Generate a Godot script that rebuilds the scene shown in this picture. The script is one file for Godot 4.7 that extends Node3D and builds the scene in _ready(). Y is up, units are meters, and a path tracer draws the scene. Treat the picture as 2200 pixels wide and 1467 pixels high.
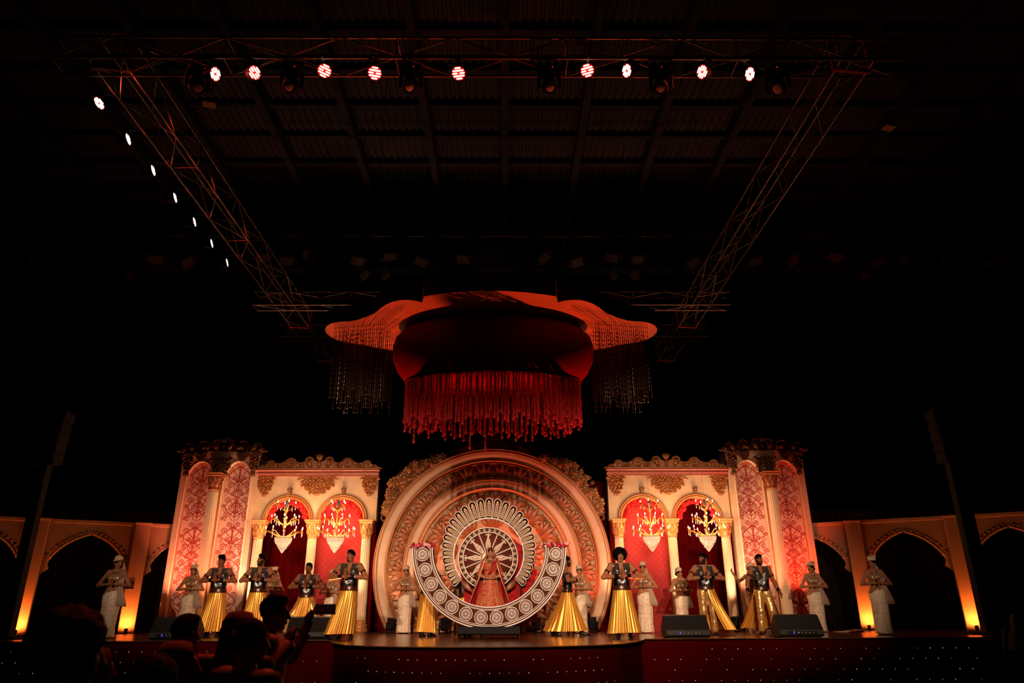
extends Node3D
# A wedding show on a ballroom stage. Units are metres, y up; the hall floor is y = 0, the stage deck y = 1.2.
# The stage looks towards +z (the audience); the camera stands among the audience at z = 0.

const DECK := 1.2
var used := {}
var mats := {}
var rng := RandomNumberGenerator.new()

# ------------------------------------------------------------------ naming
func numbered(called: String) -> String:
	if not used.has(called):
		used[called] = 0
		return called
	used[called] += 1
	return "%s_%03d" % [called, used[called]]

func tag(o: Node, label: String, category: String, group := "") -> Node:
	o.set_meta("label", label)
	o.set_meta("category", category)
	if group != "":
		o.set_meta("group", group)
	return o

func thing(called: String, label: String, category: String, at := Vector3.ZERO, turn := 0.0, group := "") -> Node3D:
	var o := Node3D.new()
	o.name = numbered(called)
	add_child(o)
	o.position = at
	o.rotation.y = turn
	tag(o, label, category, group)
	return o

func dup(root: Node3D, label: String, at: Vector3, turn := 0.0, group := "") -> Node3D:
	var r: Node3D = root.duplicate()
	r.name = numbered(String(root.name).rstrip("0123456789").rstrip("_"))
	add_child(r)
	r.position = at
	r.rotation.y = turn
	r.set_meta("label", label)
	if group != "":
		r.set_meta("group", group)
	return r

func inst(called: String, mesh: Mesh, m: Material, parent: Node = null, xf := Transform3D.IDENTITY) -> MeshInstance3D:
	var o := MeshInstance3D.new()
	o.mesh = mesh
	o.material_override = m
	o.transform = xf
	if parent == null:
		o.name = numbered(called)
		add_child(o)
	else:
		o.name = called
		parent.add_child(o, true)
	return o

func obj(called: String, st: SurfaceTool, m: Material, parent: Node = null, xf := Transform3D.IDENTITY) -> MeshInstance3D:
	return inst(called, fin(st), m, parent, xf)

func struct(called: String, st: SurfaceTool, m: Material, label := "", xf := Transform3D.IDENTITY) -> MeshInstance3D:
	var o := obj(called, st, m, null, xf)
	o.set_meta("kind", "structure")
	if label != "":
		o.set_meta("label", label)
	return o

# ------------------------------------------------------------------ mesh helpers
func ns(smooth := false) -> SurfaceTool:
	var st := SurfaceTool.new()
	st.begin(Mesh.PRIMITIVE_TRIANGLES)
	st.set_smooth_group(0 if smooth else -1)
	return st

func fin(st: SurfaceTool) -> ArrayMesh:
	st.generate_normals()
	st.index()
	return st.commit()

func tri(st: SurfaceTool, a: Vector3, b: Vector3, c: Vector3) -> void:
	st.add_vertex(a)
	st.add_vertex(b)
	st.add_vertex(c)

func quad(st: SurfaceTool, a: Vector3, b: Vector3, c: Vector3, d: Vector3) -> void:
	tri(st, a, b, c)
	tri(st, a, c, d)

# a box with chamfered edges
func bx(st: SurfaceTool, c: Vector3, s: Vector3, b := Basis.IDENTITY, ch := 0.0) -> void:
	var h := s * 0.5
	if ch <= 0.0:
		var v := []
		for i in 8:
			v.append(c + b * Vector3(h.x if i & 1 else -h.x, h.y if i & 2 else -h.y, h.z if i & 4 else -h.z))
		quad(st, v[4], v[6], v[7], v[5])
		quad(st, v[1], v[3], v[2], v[0])
		quad(st, v[0], v[2], v[6], v[4])
		quad(st, v[5], v[7], v[3], v[1])
		quad(st, v[2], v[3], v[7], v[6])
		quad(st, v[0], v[4], v[5], v[1])
		return
	var k := minf(ch, minf(h.x, minf(h.y, h.z)) * 0.9)
	var P := func(sx: float, sy: float, sz: float, ax: int) -> Vector3:
		var q := Vector3(sx * (h.x - (0.0 if ax == 0 else k)), sy * (h.y - (0.0 if ax == 1 else k)), sz * (h.z - (0.0 if ax == 2 else k)))
		return c + b * q
	for s1 in [-1.0, 1.0]:
		quad(st, P.call(s1, -1, -1, 0), P.call(s1, 1, -1, 0), P.call(s1, 1, 1, 0), P.call(s1, -1, 1, 0))
		quad(st, P.call(-1, s1, -1, 1), P.call(1, s1, -1, 1), P.call(1, s1, 1, 1), P.call(-1, s1, 1, 1))
		quad(st, P.call(-1, -1, s1, 2), P.call(1, -1, s1, 2), P.call(1, 1, s1, 2), P.call(-1, 1, s1, 2))
		for s2 in [-1.0, 1.0]:
			quad(st, P.call(s1, s2, -1, 0), P.call(s1, s2, 1, 0), P.call(s1, s2, 1, 1), P.call(s1, s2, -1, 1))
			quad(st, P.call(s1, -1, s2, 0), P.call(s1, 1, s2, 0), P.call(s1, 1, s2, 2), P.call(s1, -1, s2, 2))
			quad(st, P.call(-1, s1, s2, 1), P.call(1, s1, s2, 1), P.call(1, s1, s2, 2), P.call(-1, s1, s2, 2))
			for s3 in [-1.0, 1.0]:
				tri(st, P.call(s1, s2, s3, 0), P.call(s1, s2, s3, 1), P.call(s1, s2, s3, 2))

# rings of points joined into a skin
func skin(st: SurfaceTool, rings: Array, closed := true, caps := true) -> void:
	for i in rings.size() - 1:
		var a: PackedVector3Array = rings[i]
		var b: PackedVector3Array = rings[i + 1]
		var n := a.size()
		for j in (n if closed else n - 1):
			var k := (j + 1) % n
			quad(st, a[j], b[j], b[k], a[k])
	if caps and closed:
		for e in 2:
			var r: PackedVector3Array = rings[0 if e == 0 else rings.size() - 1]
			var m := Vector3.ZERO
			for p in r:
				m += p
			m /= r.size()
			for j in r.size():
				var k := (j + 1) % r.size()
				if e == 0:
					tri(st, m, r[j], r[k])
				else:
					tri(st, m, r[k], r[j])

func tube(st: SurfaceTool, pts: Array, radii, n := 8, caps := true) -> void:
	var rings := []
	var up := Vector3.UP
	for i in pts.size():
		var t: Vector3 = (pts[mini(i + 1, pts.size() - 1)] - pts[maxi(i - 1, 0)]).normalized()
		if i == 0:
			up = Vector3.RIGHT if absf(t.dot(Vector3.UP)) > 0.9 else Vector3.UP
		up = (up - t * up.dot(t)).normalized()
		var s := t.cross(up)
		var r: float = radii if radii is float else radii[i]
		var ring := PackedVector3Array()
		for j in n:
			var a := TAU * j / n
			ring.append(pts[i] + (up * cos(a) + s * sin(a)) * r)
		rings.append(ring)
	skin(st, rings, true, caps)

# profile: Vector2(radius, height) from the bottom up
func lathe(st: SurfaceTool, prof: Array, n := 24, xf := Transform3D.IDENTITY, sx := 1.0, sz := 1.0, flute := 0, amp := 0.0) -> void:
	var rings := []
	for p in prof:
		var ring := PackedVector3Array()
		for j in n:
			var a := TAU * j / n
			var r: float = p.x
			if flute:
				r -= amp * pow(absf(sin(a * flute * 0.5)), 0.7) if p.x > amp * 2.0 else 0.0
			ring.append(xf * Vector3(cos(a) * r * sx, p.y, -sin(a) * r * sz))
		rings.append(ring)
	skin(st, rings)

# a flat outline (x, y) made z0..z1 thick
func extrude(st: SurfaceTool, poly: PackedVector2Array, z0: float, z1: float, xf := Transform3D.IDENTITY) -> void:
	var idx := Geometry2D.triangulate_polygon(poly)
	for i in range(0, idx.size(), 3):
		var a := poly[idx[i]]
		var b := poly[idx[i + 1]]
		var c := poly[idx[i + 2]]
		tri(st, xf * Vector3(a.x, a.y, z1), xf * Vector3(c.x, c.y, z1), xf * Vector3(b.x, b.y, z1))
		tri(st, xf * Vector3(a.x, a.y, z0), xf * Vector3(b.x, b.y, z0), xf * Vector3(c.x, c.y, z0))
	var n := poly.size()
	for i in n:
		var a := poly[i]
		var b := poly[(i + 1) % n]
		quad(st, xf * Vector3(a.x, a.y, z0), xf * Vector3(a.x, a.y, z1), xf * Vector3(b.x, b.y, z1), xf * Vector3(b.x, b.y, z0))

func ball(st: SurfaceTool, c: Vector3, r: Vector3, n := 8, m := 5) -> void:
	var rings := []
	for i in m + 1:
		var e := -PI / 2 + PI * i / m
		var ring := PackedVector3Array()
		for j in n:
			var a := TAU * j / n
			ring.append(c + Vector3(cos(a) * cos(e) * r.x, sin(e) * r.y, -sin(a) * cos(e) * r.z))
		rings.append(ring)
	skin(st, rings, true, false)

# a carved leaf: lies in x (width) and y (length), bulges to +z, with a sunken midrib
func leaf(st: SurfaceTool, length: float, width: float, bulge: float, xf := Transform3D.IDENTITY, curl := 0.0) -> void:
	var rows := 5
	var last: Array = []
	for i in rows + 1:
		var t := float(i) / rows
		var w := width * 0.5 * pow(sin(PI * pow(clampf(t, 0.02, 1.0), 0.8) * 0.98 + 0.03), 0.8)
		var y := length * t
		var z := bulge * sin(PI * t) + curl * t * t
		var row := []
		for s in [-1.0, -0.55, 0.0, 0.55, 1.0]:
			var zz: float = z + (bulge * 0.6 if absf(s) == 0.55 else (-bulge * 0.1 if s == 0.0 else -bulge * 0.75)) * sin(PI * clampf(t, 0.1, 0.95))
			row.append(xf * Vector3(s * w + curl * 0.0, y, zz))
		if i > 0:
			for j in 4:
				quad(st, last[j], row[j], row[j + 1], last[j + 1])
		last = row

func spiral(c: Vector2, r0: float, a0: float, turns: float, n := 22, shrink := 0.12) -> Array:
	var out := []
	for i in n + 1:
		var t := float(i) / n
		var r := r0 * lerpf(1.0, shrink, t)
		var a := a0 + turns * TAU * t
		out.append(Vector3(c.x + cos(a) * r, c.y + sin(a) * r, 0.0))
	return out

# ------------------------------------------------------------------ materials
func mat(key: String, color := Color.WHITE, rough := 0.6, metal := 0.0) -> StandardMaterial3D:
	if mats.has(key):
		return mats[key]
	var m := StandardMaterial3D.new()
	m.resource_name = key
	m.albedo_color = color
	m.roughness = rough
	m.metallic = metal
	m.cull_mode = BaseMaterial3D.CULL_DISABLED
	mats[key] = m
	return m

func glow(key: String, color: Color, power: float) -> StandardMaterial3D:
	var m := mat(key, color, 0.5)
	m.emission_enabled = true
	m.emission = color
	m.emission_energy_multiplier = power
	return m

func noise_tex(seed_: int, freq: float, ramp: Array, size := 256, kind := FastNoiseLite.TYPE_SIMPLEX_SMOOTH, oct := 4, bump := false) -> NoiseTexture2D:
	var f := FastNoiseLite.new()
	f.seed = seed_
	f.noise_type = kind
	f.frequency = freq
	f.fractal_octaves = oct
	var t := NoiseTexture2D.new()
	t.width = size
	t.height = size
	t.seamless = true
	t.noise = f
	t.generate_mipmaps = false
	if bump:
		t.as_normal_map = true
		t.bump_strength = 6.0
	elif ramp.size():
		var g := Gradient.new()
		var offs := PackedFloat32Array()
		var cols := PackedColorArray()
		for r in ramp:
			offs.append(r[0])
			cols.append(r[1])
		g.offsets = offs
		g.colors = cols
		t.color_ramp = g
	return t

func triplanar(m: StandardMaterial3D, t: Texture2D, scale := 1.0, world := false) -> StandardMaterial3D:
	m.albedo_texture = t
	m.uv1_triplanar = true
	m.uv1_world_triplanar = world
	m.uv1_scale = Vector3.ONE * scale
	return m

func dot_stamp(im: Image, x: float, y: float, r: float, col: Color) -> void:
	var ri := int(ceil(r))
	for dy in range(-ri, ri + 1):
		var w := r * r - dy * dy
		if w <= 0.0:
			continue
		var hw := sqrt(w)
		im.fill_rect(Rect2i(int(x - hw), int(y) + dy, maxi(1, int(2.0 * hw)), 1), col)

func stroke(im: Image, pts: Array, w0: float, w1: float, col: Color, mirror: float) -> void:
	for i in pts.size() - 1:
		var a: Vector2 = pts[i]
		var b: Vector2 = pts[i + 1]
		var n := maxi(1, int(a.distance_to(b) / 1.5))
		for k in n:
			var t := float(k) / n
			var p := a.lerp(b, t)
			var w := lerpf(w0, w1, (i + t) / (pts.size() - 1))
			dot_stamp(im, p.x, p.y, w, col)
			if mirror >= 0.0:
				dot_stamp(im, 2.0 * mirror - p.x, p.y, w, col)

func curl2(c: Vector2, r: float, a0: float, turns: float) -> Array:
	var out := []
	for i in 29:
		var t := i / 28.0
		var rr := r * lerpf(1.0, 0.16, t)
		out.append(c + Vector2(cos(a0 + turns * TAU * t), sin(a0 + turns * TAU * t)) * rr)
	return out

# printed scrollwork of the tower wallpaper: red iron-scroll pattern on pale cloth
func scroll_print() -> ImageTexture:
	var W := 384
	var H := 768
	var im := Image.create(W, H, false, Image.FORMAT_RGB8)
	im.fill(Color(0.80, 0.66, 0.58))
	var red := Color(0.55, 0.17, 0.11)
	var cx := W * 0.5
	# stem with swellings
	for y in range(0, H, 2):
		var t := float(y) / H
		dot_stamp(im, cx, y, 5.0 + 7.0 * pow(absf(sin(t * PI * 2.0)), 6.0) + 3.0 * pow(absf(sin(t * PI * 5.0)), 8.0), red)
	for s in [[0.06, 0.15, 34], [0.16, 0.30, 40], [0.30, 0.16, 30], [0.42, 0.27, 44], [0.56, 0.15, 32], [0.66, 0.31, 42], [0.78, 0.16, 36], [0.90, 0.28, 44], [0.96, 0.40, 26], [0.50, 0.40, 30], [0.24, 0.42, 26], [0.76, 0.42, 26]]:
		var c := Vector2(cx + s[1] * W, s[0] * H)
		stroke(im, curl2(c, s[2], PI, 1.5), 5.0, 6.0, red, cx)
		stroke(im, [Vector2(cx + 4, c.y + 90), Vector2(cx + s[1] * W * 0.35, c.y + 60), c + Vector2(-s[2] * 1.05, 26), c + Vector2(-s[2], 0)], 5.0, 5.0, red, cx)
	for y0 in [0.1, 0.6]:
		var pts := []
		for i in 25:
			var t := i / 24.0
			pts.append(Vector2(cx + sin(t * PI) * W * 0.36, (y0 + 0.34 * t) * H))
		stroke(im, pts, 5.0, 5.0, red, cx)
		var pts2 := []
		for i in 25:
			var t := i / 24.0
			pts2.append(Vector2(cx + W * 0.44 - sin(t * PI) * W * 0.17, (y0 + 0.2 + 0.3 * t) * H))
		stroke(im, pts2, 4.0, 4.0, red, cx)
	for s in [[0.12, 0.08], [0.36, 0.10], [0.5, 0.09], [0.72, 0.08], [0.86, 0.12]]:
		for k in 3:
			var base := Vector2(cx + 8, s[0] * H)
			var tip := base + Vector2((k + 1) * 0.045 * W, -40 + k * 30)
			stroke(im, [base, base.lerp(tip, 0.5) + Vector2(2, -6), tip], 3.0, 8.0, red, cx)
	return ImageTexture.create_from_image(im)

# red cloth printed with rows of small gold fan motifs
func damask_print() -> ImageTexture:
	var S := 128
	var im := Image.create(S, S, false, Image.FORMAT_RGB8)
	im.fill(Color(0.62, 0.035, 0.03))
	var gold := Color(0.64, 0.20, 0.10)
	for c in [Vector2(32, 36), Vector2(96, 100)]:
		for k in 5:
			var a := -PI / 2 + (k - 2) * 0.5
			stroke(im, [c + Vector2(0, 10), c + Vector2(0, 10) + Vector2(cos(a), sin(a)) * 24.0], 1.5, 4.5, gold, -1.0)
		dot_stamp(im, c.x, c.y + 12, 5.0, gold)
	return ImageTexture.create_from_image(im)

# pierced lattice print of the arcade boards: pale net over dark holes
func lattice_print() -> ImageTexture:
	var S := 128
	var im := Image.create(S, S, false, Image.FORMAT_RGB8)
	im.fill(Color(0.78, 0.60, 0.45))
	var hole := Color(0.33, 0.17, 0.11)
	for i in 4:
		for j in 8:
			dot_stamp(im, 16 + i * 32 + (16 if j % 2 else 0), 8 + j * 16, 6.5, hole)
	for j in 8:
		dot_stamp(im, 0, 8 + j * 16, 6.5 if j % 2 else 0.0, hole)
	return ImageTexture.create_from_image(im)

# ------------------------------------------------------------------ sculpting: a distance field meshed as surface nets
class Grid:
	var lo: Vector3
	var c: float
	var nx: int
	var ny: int
	var nz: int
	var f: PackedFloat32Array
	func _init(l: Vector3, h: Vector3, cell: float) -> void:
		lo = l
		c = cell
		nx = int((h.x - l.x) / cell) + 2
		ny = int((h.y - l.y) / cell) + 2
		nz = int((h.z - l.z) / cell) + 2
		f = PackedFloat32Array()
		f.resize(nx * ny * nz)
		f.fill(1.0)
	# tapered capsule from a (radius ra) to b (radius rb), joined with softness k
	func cone(a: Vector3, b: Vector3, ra: float, rb: float, k := 0.03) -> void:
		var m := maxf(ra, rb) + k + c * 2.0
		var p0 := (a.min(b) - Vector3.ONE * m - lo) / c
		var p1 := (a.max(b) + Vector3.ONE * m - lo) / c
		var ab := b - a
		var inv := 1.0 / maxf(ab.length_squared(), 1e-9)
		var dr := rb - ra
		for z in range(maxi(0, int(p0.z)), mini(nz, int(p1.z) + 1)):
			for y in range(maxi(0, int(p0.y)), mini(ny, int(p1.y) + 1)):
				var at := (z * ny + y) * nx
				for x in range(maxi(0, int(p0.x)), mini(nx, int(p1.x) + 1)):
					var pa := lo + Vector3(x, y, z) * c - a
					var t := clampf(pa.dot(ab) * inv, 0.0, 1.0)
					var d := (pa - ab * t).length() - ra - dr * t
					var o := f[at + x]
					var h := maxf(k - absf(o - d), 0.0)
					f[at + x] = minf(o, d) - h * h * 0.25 / k
	func ell(e: Vector3, r: Vector3, k := 0.015, carve := false) -> void:
		var m := Vector3.ONE * (k + c * 2.0) + r
		var p0 := (e - m - lo) / c
		var p1 := (e + m - lo) / c
		for z in range(maxi(0, int(p0.z)), mini(nz, int(p1.z) + 1)):
			for y in range(maxi(0, int(p0.y)), mini(ny, int(p1.y) + 1)):
				var at := (z * ny + y) * nx
				for x in range(maxi(0, int(p0.x)), mini(nx, int(p1.x) + 1)):
					var q := lo + Vector3(x, y, z) * c - e
					var k0 := (q / r).length()
					var k1 := (q / (r * r)).length()
					var d := k0 * (k0 - 1.0) / maxf(k1, 1e-6)
					var o := f[at + x]
					if carve:
						d = -d
						var h := maxf(k - absf(o - d), 0.0)
						f[at + x] = maxf(o, d) + h * h * 0.25 / k
					else:
						var h := maxf(k - absf(o - d), 0.0)
						f[at + x] = minf(o, d) - h * h * 0.25 / k
	# keep only where plane(p) = n.p - w is negative
	func cut(n: Vector3, w: float) -> void:
		for z in nz:
			for y in ny:
				var at := (z * ny + y) * nx
				for x in nx:
					var d := n.dot(lo + Vector3(x, y, z) * c) - w
					if f[at + x] < d:
						f[at + x] = d
	func wobble(noise: FastNoiseLite, amp: float) -> void:
		for z in nz:
			for y in ny:
				var at := (z * ny + y) * nx
				for x in nx:
					if f[at + x] < 0.1:
						var p := lo + Vector3(x, y, z) * c
						f[at + x] += amp * noise.get_noise_3dv(p * 100.0)
	# [points, normals, indices]
	func skin() -> Array:
		var cells := PackedInt32Array()
		cells.resize(nx * ny * nz)
		cells.fill(-1)
		var pts := PackedVector3Array()
		var idx := PackedInt32Array()
		var sx := 1
		var sy := nx
		var sz := nx * ny
		var off := PackedInt32Array([0, sx, sy, sx + sy, sz, sx + sz, sy + sz, sx + sy + sz])
		var ea := PackedInt32Array([0, 0, 0, 1, 1, 2, 2, 3, 4, 4, 5, 6])
		var eb := PackedInt32Array([1, 2, 4, 3, 5, 3, 6, 7, 5, 6, 7, 7])
		for z in nz - 1:
			for y in ny - 1:
				for x in nx - 1:
					var at := (z * ny + y) * nx + x
					var v0 := f[at]
					if absf(v0) > 3.0 * c:
						continue
					var inside := 0
					for i in 8:
						if f[at + off[i]] < 0.0:
							inside += 1
					if inside == 0 or inside == 8:
						continue
					var s := Vector3.ZERO
					var n := 0
					for e in 12:
						var fa := f[at + off[ea[e]]]
						var fb := f[at + off[eb[e]]]
						if (fa < 0.0) != (fb < 0.0):
							var t := fa / (fa - fb)
							var ia := ea[e]
							var ib := eb[e]
							var A := Vector3(ia & 1, (ia >> 1) & 1, ia >> 2)
							var B := Vector3(ib & 1, (ib >> 1) & 1, ib >> 2)
							s += A.lerp(B, t)
							n += 1
					cells[at] = pts.size()
					pts.append(lo + (Vector3(x, y, z) + s / n) * c)
		for z in range(1, nz - 1):
			for y in range(1, ny - 1):
				for x in range(1, nx - 1):
					var at := (z * ny + y) * nx + x
					if cells[at] < 0:
						continue
					var i0 := f[at] < 0.0
					for ax in 3:
						var d := sx if ax == 0 else (sy if ax == 1 else sz)
						if i0 == (f[at + d] < 0.0):
							continue
						var u := sy if ax == 0 else (sz if ax == 1 else sx)
						var w := sz if ax == 0 else (sx if ax == 1 else sy)
						var q0 := cells[at]
						var q1 := cells[at - u]
						var q2 := cells[at - u - w]
						var q3 := cells[at - w]
						if q1 < 0 or q2 < 0 or q3 < 0:
							continue
						if i0:
							idx.append_array(PackedInt32Array([q0, q2, q1, q0, q3, q2]))
						else:
							idx.append_array(PackedInt32Array([q0, q1, q2, q0, q2, q3]))
		var nor := PackedVector3Array()
		nor.resize(pts.size())
		for i in range(0, idx.size(), 3):
			var fn := (pts[idx[i + 2]] - pts[idx[i]]).cross(pts[idx[i + 1]] - pts[idx[i]])
			for k in 3:
				nor[idx[i + k]] += fn
		for i in nor.size():
			nor[i] = nor[i].normalized()
		return [pts, nor, idx]

# joins pieces [skin, transform, colours] into one mesh
func joined(pieces: Array) -> ArrayMesh:
	var P := PackedVector3Array()
	var N := PackedVector3Array()
	var I := PackedInt32Array()
	var C := PackedColorArray()
	for pc in pieces:
		var s: Array = pc[0]
		var xf: Transform3D = pc[1]
		var base := P.size()
		var nb := xf.basis.orthonormalized()
		for p in s[0]:
			P.append(xf * p)
		for n in s[1]:
			N.append(nb * n)
		var ix: PackedInt32Array = s[2]
		var flip := xf.basis.determinant() < 0.0
		for i in range(0, ix.size(), 3):
			I.append(base + ix[i])
			I.append(base + ix[i + 2 if flip else i + 1])
			I.append(base + ix[i + 1 if flip else i + 2])
		if pc[2] is Color:
			for p in s[0]:
				C.append(pc[2])
		else:
			C.append_array(pc[2])
	var a := []
	a.resize(Mesh.ARRAY_MAX)
	a[Mesh.ARRAY_VERTEX] = P
	a[Mesh.ARRAY_NORMAL] = N
	a[Mesh.ARRAY_INDEX] = I
	a[Mesh.ARRAY_COLOR] = C
	var m := ArrayMesh.new()
	m.add_surface_from_arrays(Mesh.PRIMITIVE_TRIANGLES, a)
	return m

# ------------------------------------------------------------------ light helpers
func spot(parent: Node, at: Vector3, towards: Vector3, energy: float, color: Color, angle: float, size := 0.08, soft := 0.6) -> SpotLight3D:
	var l := SpotLight3D.new()
	l.name = "beam"
	l.light_color = color
	l.light_energy = energy
	l.spot_angle = angle
	l.spot_angle_attenuation = soft
	l.spot_attenuation = 2.0
	l.spot_range = 60.0
	l.light_size = size
	l.shadow_enabled = true
	parent.add_child(l, true)
	var d := (towards - at).normalized()
	l.transform = Transform3D(Basis.looking_at(d, Vector3.UP if absf(d.y) < 0.95 else Vector3.FORWARD), at)
	return l

func omni(parent: Node, at: Vector3, energy: float, color: Color, size := 0.1) -> OmniLight3D:
	var l := OmniLight3D.new()
	l.name = "glow"
	l.light_color = color
	l.light_energy = energy
	l.omni_range = 60.0
	l.omni_attenuation = 2.0
	l.light_size = size
	l.shadow_enabled = true
	parent.add_child(l, true)
	l.position = at
	return l

var unit_rod: CylinderMesh
func rod(parent: Node, called: String, a: Vector3, b: Vector3, r: float, m: Material) -> MeshInstance3D:
	if unit_rod == null:
		unit_rod = CylinderMesh.new()
		unit_rod.top_radius = 1.0
		unit_rod.bottom_radius = 1.0
		unit_rod.height = 1.0
		unit_rod.radial_segments = 6
		unit_rod.rings = 0
	var y := b - a
	var x := y.cross(Vector3.FORWARD if absf(y.normalized().dot(Vector3.FORWARD)) < 0.9 else Vector3.UP).normalized()
	var z := x.cross(y).normalized()
	return inst(called, unit_rod, m, parent, Transform3D(Basis(x * r, y, z * r), (a + b) * 0.5))

# ------------------------------------------------------------------ the scene
func _ready() -> void:
	rng.seed = 77
	set_camera()
	set_light()
	make_materials()
	hall()
	stage()
	backdrop()
	disc()
	for s in [-1.0, 1.0]:
		arch_unit(s)
		tower(s)
	arcade()
	rig()
	canopy()
	float_throne()
	floor_gear()
	chandeliers()
	dancers()
	audience()

func set_camera() -> void:
	var cam := Camera3D.new()
	cam.name = "camera"
	var f := 1520.0
	var pitch := atan(575.0 / f)
	cam.fov = rad_to_deg(2.0 * atan(733.5 / f))
	cam.near = 0.05
	cam.far = 200.0
	add_child(cam)
	cam.position = Vector3(0.36, DECK + 0.534, 0.0)
	var b := Basis(Vector3.UP, -0.00985) * Basis(Vector3.RIGHT, pitch) * Basis(Vector3.BACK, -deg_to_rad(0.25))
	cam.basis = b
	var lens := CameraAttributesPhysical.new()
	lens.frustum_focal_length = 25.0
	lens.frustum_focus_distance = 17.0
	lens.exposure_aperture = 2.0
	cam.attributes = lens
	cam.current = true

const WARM := Color(1.0, 0.82, 0.69)
const AMBER := Color(1.0, 0.52, 0.22)
const ROSE := Color(1.0, 0.52, 0.40)
const RED := Color(1.0, 0.30, 0.17)

func set_light() -> void:
	var we := WorldEnvironment.new()
	we.name = "surroundings"
	var e := Environment.new()
	e.background_mode = Environment.BG_COLOR
	e.background_color = Color.BLACK
	e.tonemap_mode = Environment.TONE_MAPPER_LINEAR
	e.tonemap_exposure = 1.0
	e.sdfgi_enabled = true
	e.ssao_enabled = true
	e.ssil_enabled = true
	we.environment = e
	add_child(we)
	# profile spots on the front-of-house bar above and behind the audience: [x, target, energy, cone]
	var bar_y := 6.6
	var bar_z := 3.2
	var m := mat("black steel", Color(0.03, 0.03, 0.032), 0.45, 0.3)
	var bar := thing("lighting_bar", "black front-of-house lighting bar high above the audience", "bar", Vector3(0, bar_y + 0.42, bar_z))
	rod(bar, "tube", Vector3(-6.5, 0, 0), Vector3(6.5, 0, 0), 0.03, m)
	for x in [-6.0, 0.0, 6.0]:
		rod(bar, "cable", Vector3(x, 0, 0), Vector3(x, 9.3, 0), 0.006, m)
	var names := ["leftmost", "second from left", "third from left", "fourth from left", "fifth from left", "rightmost"]
	var aims := [[-5.5, Vector3(-6.1, 3.0, -18.5), 165.0, 9.5], [-3.3, Vector3(-3.6, 2.9, -18.0), 205.0, 11.0], [-1.1, Vector3(-0.6, 2.4, -16.5), 205.0, 10.0], [1.1, Vector3(1.6, 2.4, -16.5), 210.0, 10.5], [3.3, Vector3(4.2, 2.9, -18.0), 205.0, 11.0], [5.5, Vector3(6.5, 3.0, -18.5), 165.0, 9.5]]
	for i in 6:
		var a: Array = aims[i]
		var p := Vector3(a[0], bar_y, bar_z)
		var t := thing("profile_spot", "black profile spotlight, %s on the front-of-house bar" % names[i], "spotlight", p, 0.0, "front-of-house spots")
		var d: Vector3 = (a[1] - p).normalized()
		var xf := Transform3D(Basis.looking_at(d), Vector3.ZERO)
		var st := ns(true)
		lathe(st, [Vector2(0.1, -0.35), Vector2(0.12, -0.3), Vector2(0.12, 0.0), Vector2(0.09, 0.02), Vector2(0.09, 0.3), Vector2(0.1, 0.32)], 14, xf * Transform3D(Basis(Vector3.RIGHT, -PI / 2), Vector3.ZERO))
		obj("housing", st, m, t)
		st = ns()
		lathe(st, [Vector2(0.0, 0.325), Vector2(0.085, 0.325), Vector2(0.085, 0.33), Vector2(0.0, 0.33)], 14, xf * Transform3D(Basis(Vector3.RIGHT, -PI / 2), Vector3.ZERO))
		obj("lens_lamp", st, glow("spot lens", WARM, 3.0), t)
		rod(t, "hanger", Vector3(0, 0.1, 0), Vector3(0, 0.42, 0), 0.015, m)
		spot(t, d * 0.42, d * 5.0, a[2], WARM, a[3], 0.09, 0.75)

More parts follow.
